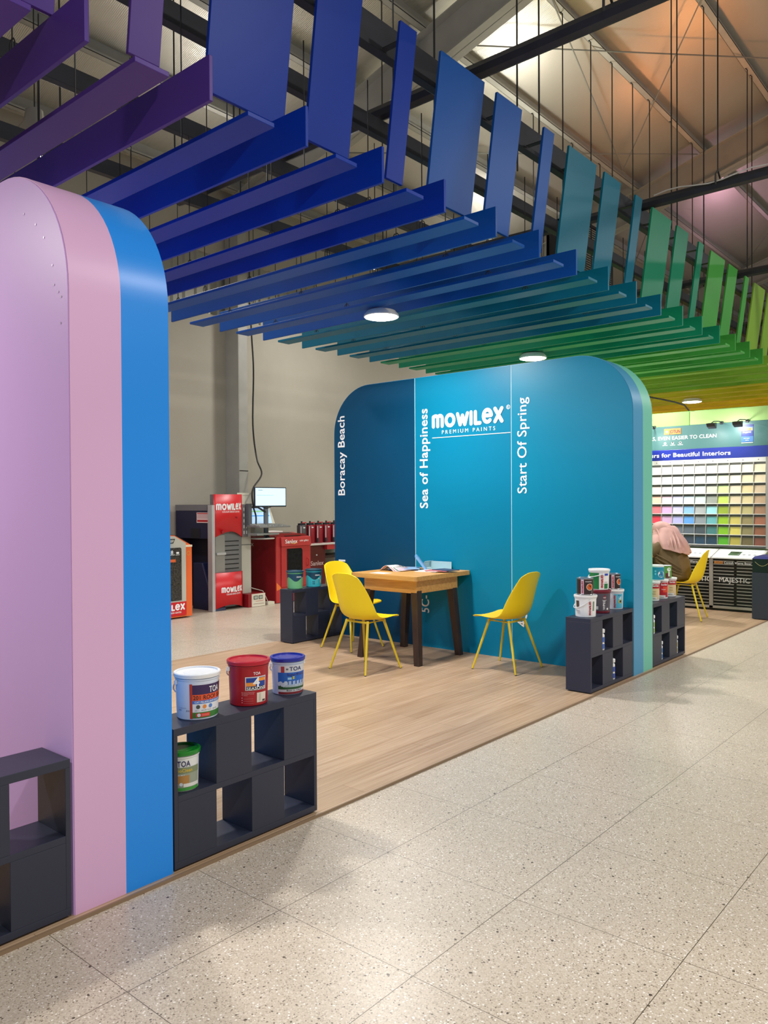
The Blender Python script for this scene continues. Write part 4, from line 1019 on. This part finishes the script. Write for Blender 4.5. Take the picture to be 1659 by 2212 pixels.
def cname(c):
    r, g, b = c; mx, mn = max(c), min(c); sat = (mx-mn)/max(mx, 1)
    if sat < .08: base = 'grey' if mx < 225 else 'off-white'
    elif r == mx and g > r*.82: base = 'sand' if sat < .45 else 'yellow'
    elif r == mx and b >= g: base = 'pink' if mx > 170 and sat < .6 else 'red'
    elif r == mx: base = 'beige' if sat < .3 else 'brown'
    elif g == mx: base = 'green' if sat > .2 else 'greenish grey'
    else: base = 'blue' if sat > .2 else 'bluish grey'
    tone = 'pale ' if mx > 205 and sat < .5 else ('dark ' if mx < 130 else '')
    return tone+base
for r in range(8):
    for c in range(10):
        col = PAL[r][c]; x = XC0+CW*(c+2); z = ROWZ[r]
        if c < 9 and False: pass
        mb = MB().box(x-CW+.009, x-.007, YR-.045, YR-.015, z-.004, z+.094, V(*col))
        # slightly tilted card stack
        for i, v in enumerate(mb.v): mb.v[i] = (v[0], v[1]+(v[2]-z)*.12, v[2])
        o = link_mesh('colour_card', mb)
        tag(o, f'{cname(col)} colour card, {ORD[r]} row from the top, {ORD[9-c]} column from the right', 'colour card', 'colour cards on the rack')
# slanted desk and drawer racks
t = thing('drawer_unit', 'low black slatted drawer unit with white slanted information desk, under the card rack', 'drawer unit', (-3.7, 10.65, 0))
alu = mat('aluminium trim', (176, 172, 164), .4, .4); blk = mat('black drawer recess', (14, 14, 16), .4)
link_mesh('body', MB().box(-4.85, -2.70, 10.53, 10.78, .03, .70, blk), t, world=True)
link_mesh('plinth', MB().box(-4.85, -2.72, 10.54, 10.88, 0, .03, blk), t, world=True)
for (a, b) in ((-4.85, -4.30), (-4.245, -3.355), (-3.31, -2.765)):
    pass
for k, x in enumerate((-4.30, -3.358, -2.765)):
    link_mesh('upright', MB().box(x, x+.048, 10.50, 10.54, .03, .70, alu), t, world=True, bevel=.002)
link_mesh('bottom_rail', MB().box(-4.85, -2.72, 10.50, 10.535, .03, .062, alu), t, world=True, bevel=.002)
lipm = mat('drawer lip grey', (158, 156, 150), .4, .3)
for (a, b, s0) in ((-4.25, -3.36, 0), (-3.31, -2.765, 1)):
    for k in range(14):
        z = .085+.0425*k
        mid = a+(b-a)*.505
        link_mesh('drawer', MB().box(a+.004, mid-.018, 10.505, 10.53, z, z+.012, lipm).box(mid+.018, b-.004, 10.505, 10.53, z+.002, z+.014, lipm).box(a+.004, b-.004, 10.515, 10.53, z+.012, z+.034, blk), t, world=True)
link_mesh('lettering', MB().text('MAJESTIC', faceY(10.503, -3.233, .375), .375, V(206, 206, 202), .062, .012).text('MAJESTIC', faceY(10.503, -3.52, .375), .375, V(206, 206, 202), .062, .012, 'c'), t, world=True)
mb = MB().box(-3.292, -3.185, 10.500, 10.503, .610, .642, V(214, 140, 70)); mb.text('JOTUN', faceY(10.499, -3.280, .617), .085, V(60, 40, 30), .018, .04); mb.text('Contoh Warna Besar', faceY(10.501, -3.172, .612), .335, INK, .026, .03)
mb.text('Contoh Warna Besar', faceY(10.501, -3.40, .612), .335, INK, .026, .03, 'r')
link_mesh('drawer_title', mb, t, world=True)
dk = MB()
for (a, b) in ((-4.85, -4.29), (-4.28, -3.335), (-3.325, -2.73)):
    dk.hexa([(a, 10.48, .675), (b, 10.48, .675), (b, 10.84, .765), (a, 10.84, .765), (a, 10.48, .690), (b, 10.48, .690), (b, 10.84, .785), (a, 10.84, .785)], rackw)
link_mesh('slanted_desk', dk, t, world=True, bevel=.002)
def desk(u, v): return (u, 10.48+v*.967, .6912+v*.2555)
pr = MB()
for (a, b) in ((-4.25, -3.36), (-3.31, -2.745)):
    pr.quad(desk, a+.01, b-.01, .02, .35, V(232, 236, 236))
    ff = lambda u, v: (desk(u, v)[0], desk(u, v)[1], desk(u, v)[2]+.0006)
    pr.quad(ff, a+.16, a+.30, .10, .26, V(70, 100, 70)); pr.quad(ff, a+.17, a+.27, .18, .25, V(190, 196, 150))
    for k in range(4): pr.disc(ff, b-.28+.065*k, .14, .018, V(140, 150, 150))
    pr.text('Majestic True Beauty', shift(ff, b-.30, .24), .27, V(150, 160, 165), .02, 0); pr.text('Washable paint', shift(ff, b-.30, .20), .18, V(170, 180, 180), .014, 0)
link_mesh('desk_print', pr, t, world=True)
# black box on the right cabinet
t = thing('card_box', 'black box with blue lid on the cabinet at the far right edge', 'box', (-2.605, 10.22, .56))
link_mesh('body', MB().box(-.09, .09, -.22, .2, 0, .165, mat('black gloss card', (16, 18, 22), .25)), t, bevel=.003)
link_mesh('lid', MB().hexa([(-.092, -.23, .165), (.092, -.23, .165), (.092, .21, .165), (-.092, .21, .165), (-.07, -.19, .195), (.092, -.19, .195), (.092, .21, .195), (-.07, .21, .195)], mat('dark blue lid', (28, 38, 110), .4)), t, bevel=.003)
link_mesh('gold_line', MB().tube([(-.06+.018*k, -.2215, .13-.05*math.sin(k*.35)) for k in range(9)], .002, V(200, 190, 120), 6), t)

# ================================================================== MACHINES AT THE BACK WALL
Z0 = FZ
redp = mat('machine red', (206, 22, 32), .38); dred = mat('dark machine red', (140, 22, 30), .4); mred = mat('mid machine red', (176, 44, 48), .42)
navyb = mat('machine navy', (20, 24, 58), .5); greyp = mat('machine light grey', (188, 186, 174), .45); orng = mat('machine orange', (232, 104, 44), .42)
# -- orange shaker
t = thing('paint_shaker', 'orange and grey paint shaker with dark window beside the blue wall edge', 'machine', (-8.6, 5.5, Z0))
body = MB().prism([(5.05, .02+Z0), (5.955, .02+Z0), (5.955, .90), (5.90, .925), (5.70, 1.03), (5.05, 1.03)], lambda u, v, d: (d, u, v), -8.95, -8.26, orng); link_mesh('body', body, t, world=True, bevel=.012)
link_mesh('front_frame', MB().prism([(5.08, .20), (5.855, .20), (5.855, .93), (5.69, 1.022), (5.08, 1.022)], lambda u, v, d: (d, u, v), -8.262, -8.245, greyp), t, world=True, bevel=.004)
link_mesh('red_plate', MB().box(-8.262, -8.243, 5.08, 5.857, .03, .20, redp), t, world=True)
chip = mat('speckled grimy window', (52, 50, 46), .25, var=.9, vscale=55)
pts = arc(5.765, .855, .022, 0, 90, 5)+[(5.15, .877), (5.15, .218), (5.787, .218)]
link_mesh('window', MB().prism(pts, lambda u, v, d: (d, u, v), -8.246, -8.240, chip), t, world=True)
mb = MB(); fX = faceX(-8.2385, 0, 0)
mb.text('8', shift(fX, 5.63, .80), .035, INK, .045, .05); mb.text('SHAKER', shift(fX, 5.60, .785), .09, INK, .012, .04); mb.quad(fX, 5.71, 5.75, .80, .825, INK); mb.quad(fX, 5.70, 5.76, .785, .79, INK); mb.quad(fX, 5.60, 5.70, .70, .735, V(226, 100, 40))
link_mesh('window_print', mb, t, world=True)
link_mesh('handle', MB().tube([(-8.24, 5.50, .95), (-8.20, 5.50, .985), (-8.20, 5.66, .985), (-8.24, 5.665, .94), (-8.24, 5.60, .935)], .007, BLACKM, 8), t, world=True)
link_mesh('control_panel', MB().hexa([(-8.75, 5.715, 1.025), (-8.28, 5.715, 1.025), (-8.28, 5.92, .918), (-8.75, 5.92, .918), (-8.75, 5.722, 1.034), (-8.28, 5.722, 1.034), (-8.28, 5.927, .927), (-8.75, 5.927, .927)], blk), t, world=True)
link_mesh('button', MB().lathe([(0, 0), (.02, 0), (.018, .012), (0, .014)], (-8.36, 5.84, .968), WHITE, 16), t, world=True)
mb = MB().logo(faceX(-8.2415, 5.83, .095), .50, INK, 'r', .085); mb.text('COLOUR DESIGN CENTER', faceX(-8.2415, 5.78, .06), .30, INK, .02, .03, 'r'); link_mesh('logo', mb, t, world=True)
link_mesh('warning_ring', MB().disc(faceX(-8.2585, 0, 0), 5.905, .80, .028, V(216, 150, 50), 24, .020), t, world=True)
link_mesh('top_band', MB().box(-8.262, -8.252, 5.86, 5.957, .88, .905, V(236, 220, 190)), t, world=True)
for yy in (5.15, 5.85): link_mesh('wheel', MB().tube([(-8.42, yy, .01), (-8.36, yy, .01)], .022, BLACKM, 14), t, world=True)
# -- navy cabinet with red tower
t = thing('tinting_machine', 'navy cabinet with tall red and silver curved front beside the orange shaker', 'machine', (-8.8, 6.7, Z0))
link_mesh('upper_cabinet', MB().box(-9.30, -8.46, 6.44, 6.90, .95, 1.40, navyb), t, world=True, bevel=.004)
link_mesh('top_tray', MB().box(-9.30, -8.58, 6.436, 6.90, 1.33, 1.41, mat('tray grey', (112, 112, 116), .5)), t, world=True)
link_mesh('rear_leg', MB().box(-9.31, -9.20, 6.45, 6.90, Z0, .95, navyb), t, world=True)
link_mesh('recess_panel', MB().box(-9.20, -8.5, 6.62, 6.64, Z0, .95, mat('recess dark', (14, 16, 40), .6)), t, world=True)
link_mesh('slot', MB().box(-8.95, -8.74, 6.436, 6.442, .955, 1.09, mat('slot dark', (10, 12, 30), .5)), t, world=True)
link_mesh('slanted_brace', MB().hexa([(-8.92, 6.44, Z0), (-8.42, 6.44, Z0), (-8.42, 6.62, Z0), (-8.92, 6.62, Z0), (-8.90, 6.44, .62), (-8.68, 6.44, .62), (-8.68, 6.62, .62), (-8.90, 6.62, .62)], mat('machine navy 2', (28, 34, 72), .5)), t, world=True, bevel=.006)
link_mesh('brace_rib', MB().tube([(-8.69, 6.432, .62), (-8.43, 6.432, Z0+.02)], .008, mat('rib blue grey', (60, 66, 96), .5), 6), t, world=True)
nt_ = MB().box(-8.805, -8.50, 6.432, 6.437, 1.165, 1.305, V(236, 214, 212)); nt_.box(-8.79, -8.515, 6.430, 6.433, 1.178, 1.205, V(186, 30, 38)); nt_.box(-8.79, -8.515, 6.430, 6.433, 1.285, 1.298, V(196, 60, 60))
for k in range(4): nt_.box(-8.785, -8.55+.02*math.sin(k*3), 6.430, 6.433, 1.27-.014*k, 1.274-.014*k, V(170, 120, 120))
link_mesh('notice', nt_, t, world=True)
sil = mat('silver trim', (196, 196, 198), .35, .5)
link_mesh('side_strip', MB().box(-8.50, -8.405, 6.383, 6.432, Z0+.0, 1.405, sil), t, world=True, bevel=.004)
def curved(z0f, z1f, m, n=18, xb=.0):
    mb = MB(); vs = []
    for k in range(n+1):
        s_ = k/n; y = 6.435+.478*s_; x = -8.44+.052*math.sin(PI*s_)
        vs += [(x, y, z0f(s_)), (x, y, z1f(s_))]
    mb.add(vs, [(2*k, 2*k+2, 2*k+3, 2*k+1) for k in range(n)], m, True)
    return mb
link_mesh('upper_front', curved(lambda s_: .962+.085*math.sin(PI*s_)**1.0, lambda s_: 1.548, redp), t, world=True, solid=.008)
link_mesh('lower_front', curved(lambda s_: Z0+.02+.052*math.sin(PI*s_), lambda s_: .497, redp), t, world=True, solid=.008)
link_mesh('inner_column', MB().box(-8.52, -8.452, 6.44, 6.91, Z0+.04, 1.545, mat('inner grey metal', (120, 120, 122), .4, .4)), t, world=True)
link_mesh('inner_plate', MB().box(-8.452, -8.435, 6.46, 6.615, .50, 1.0, mat('grey plate', (146, 144, 138), .45, .3)), t, world=True)
link_mesh('nozzle_bar', MB().box(-8.435, -8.415, 6.47, 6.62, .735, .765, sil), t, world=True)
mb = MB()
for k in range(7): mb.box(-8.452, -8.449, 6.63, 6.865, .535+.062*k, .548+.062*k, blk)
link_mesh('vent_slots', mb, t, world=True)
def cx(y): s_ = (y-6.435)/.478; return -8.44+.052*math.sin(PI*max(0, min(1, s_)))+.0055
for (z, w_, y0_) in ((1.335, .42, 6.465), (.225, .36, 6.53)):
    f = lambda u, v, z=z, y0_=y0_: (cx(y0_+u), y0_+u, z+v)
    mb = MB().logo(f, w_, INK, height=w_*.235)
    f2 = lambda u, v, z=z, y0_=y0_: (cx(y0_+u), y0_+u, z+v); mb.text('COLOUR DESIGN CENTER', shift(f2, w_*.2, -.032), w_*.72, INK, .02, .03); link_mesh('logo', mb, t, world=True)
link_mesh('knob', MB().tube([(-8.42, 6.55, 1.04), (-8.385, 6.55, 1.04)], .022, mat('dark red knob', (150, 16, 24), .4), 14), t, world=True)
link_mesh('knob', MB().tube([(-8.40, 6.78, 1.235), (-8.375, 6.78, 1.235)], .012, mat('dark red knob', (150, 16, 24), .4), 12), t, world=True)
# -- slotted bracket with monitor, keyboard
t = thing('monitor_stand', 'grey slotted post with computer monitor arm and keyboard tray beside the red tower', 'computer stand', (-8.45, 7.05, Z0))
mb = MB().box(-8.58, -8.47, 6.94, 7.045, .96, 1.41, mat('slotted grey steel', (118, 112, 114), .5)); link_mesh('slotted_plate', mb, t, world=True, bevel=.002)
mb = MB()
for k in range(5):
    for yy in (6.965, 7.01): mb.box(-8.472, -8.467, yy, yy+.018, 1.0+.08*k, 1.045+.08*k, V(206, 204, 200))
link_mesh('slot_row', mb, t, world=True)
bgrey = mat('beige cabinet grey', (190, 186, 174), .5)
link_mesh('post_cabinet', MB().box(-8.85, -8.52, 6.97, 7.14, Z0, 1.40, bgrey), t, world=True, bevel=.004)
link_mesh('post_seam', MB().box(-8.521, -8.517, 6.97, 7.14, .845, .851, BLACKM), t, world=True)
link_mesh('rail_arm', MB().box(-8.46, -8.40, 7.0, 7.06, 1.10, 1.42, mat('arm grey', (96, 98, 104), .4)).tube([(-8.43, 7.03, 1.37), (-8.38, 7.15, 1.37), (-8.38, 7.29, 1.30)], .014, BLACKM, 8), t, world=True)
link_mesh('mast', MB().box(-8.41, -8.37, 7.275, 7.335, .93, 1.40, mat('mast grey', (110, 116, 126), .4)), t, world=True, bevel=.004)
kb = MB().hexa([(-8.42, 6.99, 1.10), (-8.20, 7.03, 1.085), (-8.20, 7.60, 1.085), (-8.42, 7.56, 1.10), (-8.42, 6.99, 1.125), (-8.20, 7.03, 1.105), (-8.20, 7.60, 1.105), (-8.42, 7.56, 1.125)], mat('keyboard grey', (118, 118, 116), .5))
link_mesh('keyboard_tray', kb, t, world=True, bevel=.004)
keym = mat('key caps', (150, 150, 146), .5, var=.6, vscale=60); mb = MB()
for r in range(5):
    for c in range(16): x = -8.405+.038*r; y = 7.015+.032*c+.004*r; mb.box(x, x+.03, y, y+.026, 1.12-.004*r, 1.136-.004*r, keym)
link_mesh('keys', mb, t, world=True)
link_mesh('lower_tray', MB().box(-8.42, -8.22, 7.0, 7.40, .985, 1.01, mat('tray grey 2', (140, 142, 140), .45)), t, world=True, bevel=.004)
link_mesh('round_shelf', MB().lathe([(0, 0), (.16, 0), (.165, .008), (.16, .016), (0, .016)], (-8.36, 7.22, .925), mat('shelf beige', (176, 174, 164), .5), 32), t, world=True)
link_mesh('mouse', MB().lathe([(0, 0), (.035, 0), (.033, .018), (.018, .032), (0, .036)], (-8.33, 7.28, .941), BLACKM, 16), t, world=True)
t = thing('computer_monitor', 'black framed computer screen showing a pale blue page above the keyboard', 'monitor', (-8.34, 7.35, 1.375))
link_mesh('frame', MB().box(-8.36, -8.335, 7.056, 7.645, 1.373, 1.650, mat('monitor black', (22, 24, 44), .35)), t, world=True, bevel=.005)
mb = MB().box(-8.336, -8.333, 7.070, 7.628, 1.392, 1.638, mat('lit screen', (196, 226, 250), .3, emit=.62)); mb.box(-8.333, -8.3325, 7.085, 7.40, 1.535, 1.538, V(120, 160, 180)); mb.box(-8.333, -8.3325, 7.12, 7.20, 1.605, 1.612, V(150, 180, 200))
link_mesh('screen', mb, t, world=True)
link_mesh('neck', MB().tube([(-8.37, 7.2, 1.38), (-8.37, 7.30, 1.35), (-8.37, 7.40, 1.38)], .006, BLACKM, 6), t, world=True)
t = thing('computer_monitor', 'beige tilted screen showing a coloured table behind the keyboard', 'monitor', (-8.52, 7.25, 1.10))
bz = mat('beige plastic', (214, 208, 188), .45)
link_mesh('frame', MB().hexa([(-8.58, 6.99, 1.13), (-8.50, 6.99, 1.12), (-8.50, 7.58, 1.12), (-8.58, 7.58, 1.13), (-8.66, 7.01, 1.40), (-8.60, 7.01, 1.40), (-8.60, 7.55, 1.40), (-8.66, 7.55, 1.40)], bz), t, world=True, bevel=.006)
def sc2(u, v): return (-8.4985-.1*v/.28, 7.03+u, 1.13+v)
mb = MB().quad(sc2, 0, .49, .01, .25, mat('lit screen 2', (176, 206, 236), .3, emit=.5)); mb.quad(lambda u, v: (sc2(u, v)[0]+.001, sc2(u, v)[1], sc2(u, v)[2]), .02, .47, .17, .19, mat('lit bar green', (140, 200, 150), .4, emit=.5)); mb.quad(lambda u, v: (sc2(u, v)[0]+.001, sc2(u, v)[1], sc2(u, v)[2]), .02, .47, .11, .125, mat('lit bar blue', (70, 150, 220), .4, emit=.5))
link_mesh('screen', mb, t, world=True)
link_mesh('foot', MB().box(-8.62, -8.5, 7.2, 7.36, .96, 1.13, bz), t, world=True)
tag(link_mesh('paper_notice', MB().box(-8.522, -8.518, 6.90, 7.17, 1.412, 1.572, V(232, 226, 206)).box(-8.518, -8.5175, 6.99, 7.10, 1.53, 1.54, V(190, 180, 160))), 'cream paper notice behind the top of the red tower', 'notice')
tag(link_mesh('wall_cable', MB().tube(smooth([(-9.03, 7.58, 4.4), (-9.03, 7.61, 3.9), (-9.03, 7.64, 3.4), (-9.03, 7.62, 2.6), (-8.95, 7.62, 2.1), (-8.7, 7.5, 1.85), (-8.45, 7.12, 1.62), (-8.40, 7.08, 1.4), (-8.40, 7.13, 1.25), (-8.40, 7.13, 1.12)]), .012, mat('black rubber', (18, 18, 20), .5), 8)), 'black cable running down beside the grey column to the monitor', 'cable')
# -- UPS box
t = thing('power_regulator', 'small red and white voltage box with two meters on the floor', 'electrical box', (-8.5, 7.13, Z0))
link_mesh('case', MB().box(-.16, .13, -.17, .13, 0, .185, dred), t, bevel=.006)
fu = MB().box(.13, .142, -.115, .125, .004, .18, V(222, 214, 196))
link_mesh('front_panel', fu, t, bevel=.002)
for yy in (-.085, .005): link_mesh('meter', MB().box(.142, .146, yy, yy+.07, .105, .155, BLACKM).box(.146, .147, yy+.008, yy+.062, .112, .148, V(170, 178, 166)), t)
link_mesh('label_print', MB().box(.142, .143, -.05, .09, .075, .08, V(190, 60, 50)).box(.142, .1435, -.09, .10, .04, .044, V(120, 30, 30)), t)
t = thing('power_strip', 'beige socket strip on the floor beside the small red voltage box', 'socket', (-8.4, 7.36, Z0))
link_mesh('case', MB().box(-.05, .05, -.06, .06, 0, .045, bz), t, bevel=.004)
link_mesh('cable', MB().tube([(0, -.02, .045), (-.04, -.08, .2), (-.1, -.2, .24), (-.15, -.3, .28), (-.2, -.32, .4)], .006, V(200, 190, 176), 6), t)
# -- Sanlex shaker
t = thing('paint_shaker', 'large red paint shaker with dark window and white lettering before the canisters', 'machine', (-8.8, 7.83, Z0))
sred = mat('shaker red', (184, 48, 50), .4)
link_mesh('body', MB().prism([(7.48, Z0+.0), (8.17, Z0), (8.17, .86), (8.12, .93), (8.06, .975), (7.58, .99), (7.48, .95)], lambda u, v, d: (d, u, v), -9.05, -8.40, dred), t, world=True, bevel=.01)
link_mesh('front_frame', MB().prism([(7.484, Z0+.01), (8.168, Z0+.01), (8.168, .87), (8.14, .91), (7.50, .945), (7.484, .93)], lambda u, v, d: (d, u, v), -8.40, -8.385, sred), t, world=True, bevel=.003)
link_mesh('door', MB().box(-8.385, -8.368, 7.575, 8.13, .215, .80, sred), t, world=True, bevel=.005)
pts = [(7.68, .30), (7.985, .30), (7.985, .72)]+arc(7.945, .725, .04, 0, 90, 6)+[(7.68, .765)]
link_mesh('door_window', MB().prism(pts, lambda u, v, d: (d, u, v), -8.370, -8.364, mat('dark window glass', (24, 23, 26), .5, spec=.15, var=.5, vscale=25)), t, world=True)
link_mesh('header', MB().hexa([(-8.60, 7.56, .80), (-8.345, 7.56, .80), (-8.345, 8.15, .80), (-8.60, 8.15, .80), (-8.70, 7.58, 1.0), (-8.36, 7.56, .93), (-8.36, 8.15, .93), (-8.70, 8.10, .99)], sred), t, world=True, bevel=.006)
mb = MB().text('Sanlex', faceX(-8.342, 7.625, .845), .24, INK, .055, .05); mb.tube([(-8.343, 7.74, .845), (-8.343, 7.80, .832), (-8.343, 7.86, .85)], .004, V(240, 170, 60), 6); mb.text('color gallery', faceX(-8.342, 7.91, .865), .18, INK, .026, .02); link_mesh('lettering', mb, t, world=True)
link_mesh('control_panel', MB().hexa([(-8.62, 7.68, .985), (-8.39, 7.66, .946), (-8.39, 7.98, .946), (-8.62, 7.96, .983), (-8.62, 7.68, .995), (-8.39, 7.66, .952), (-8.39, 7.98, .952), (-8.62, 7.96, .993)], blk), t, world=True)
mb = MB()
for k in range(8): mb.lathe([(0, 0), (.011, 0), (.011, .006), (0, .007)], (-8.42-.07*(k % 2), 7.72+.03*k, .957+.012*(k % 2)), WHITE, 10)
link_mesh('buttons', mb, t, world=True)
link_mesh('door_handle', MB().tube([(-8.36, 8.08, .50), (-8.33, 8.08, .51), (-8.33, 8.08, .60), (-8.36, 8.08, .61)], .008, sred, 8), t, world=True)
link_mesh('side_lettering', MB().text('lex', lambda u, v: (-9.0+u, 7.474, .80+v), .14, V(220, 200, 200), .06, .03), t, world=True)
link_mesh('orange_flash', MB().add([(-8.384, 7.49, .17), (-8.384, 7.49, .29), (-8.384, 7.57, .22), (-8.384, 7.57, .19)], [(0, 1, 2, 3)], V(236, 120, 50)), t, world=True)
link_mesh('paper_stack', MB().box(-8.95, -8.72, 7.55, 7.92, .99, 1.01, paper), t, world=True)
# -- tinting counter with canisters
t = thing('canister_counter', 'dark red tinting counter carrying a row of red colorant canisters', 'machine', (-8.85, 8.7, Z0))
link_mesh('counter_top', MB().box(-9.25, -8.55, 8.22, 9.5, .775, .80, V(206, 196, 190)), t, world=True, bevel=.003)
link_mesh('base', MB().box(-9.2, -8.62, 8.25, 8.72, Z0, .775, mat('counter dark red', (88, 10, 18), .4)), t, world=True, bevel=.004)
link_mesh('rail', MB().box(-8.62, -8.56, 8.70, 9.48, .70, .775, mred), t, world=True)
link_mesh('inner_panel', MB().box(-9.1, -9.05, 8.72, 9.48, .1, .70, greyp), t, world=True)
link_mesh('shelf', MB().box(-9.05, -8.62, 8.72, 9.48, .56, .60, mat('shelf brown', (52, 30, 30), .5)).box(-9.05, -8.6, 8.72, 9.48, .36, .40, mred), t, world=True)
link_mesh('lettering', MB().text('Sanlex', faceX(-8.618, 8.40, .46), .28, V(196, 170, 170), .07, .03), t, world=True)
link_mesh('knob', MB().lathe([(0, -.012), (.012, -.008), (.013, 0), (.012, .008), (0, .012)], (-8.612, 8.52, .62), WHITE, 12), t, world=True)
cred = mat('canister red', (138, 16, 34), .3)
for k in range(6):
    yy = 8.155+.075+.178*k; xx = -8.72-.0*k
    c = link_mesh('canister', MB().lathe([(0, 0), (.072, 0), (.074, .01), (.074, .275), (.070, .285), (.03, .29), (0, .29)], (xx, yy+.08, .80), cred if k else mat('canister steel', (90, 84, 86), .35, .4), 24), t, world=True)
    link_mesh('canister_cap', MB().lathe([(.05, .28), (.06, .285), (.06, .31), (.05, .315), (.014, .318), (.014, .345), (0, .346)], (xx, yy+.08, .80), BLACKM, 16).tube([(xx+.05, yy+.04, 1.12), (xx+.06, yy+.12, 1.125)], .009, mat('clip red', (176, 40, 50), .4), 6), c, world=True)
    link_mesh('gauge_tube', MB().tube([(xx+.076, yy-.008, 1.07), (xx+.076, yy-.008, .87)], .009, V(196, 190, 190), 8).tube([(xx+.078, yy-.008, .88), (xx+.082, yy-.008, .815)], .018, BLACKM, 8), c, world=True)
    link_mesh('canister_label', MB().box(xx+.072, xx+.0745, yy+.045, yy+.085, 1.04, 1.055, INK), c, world=True)
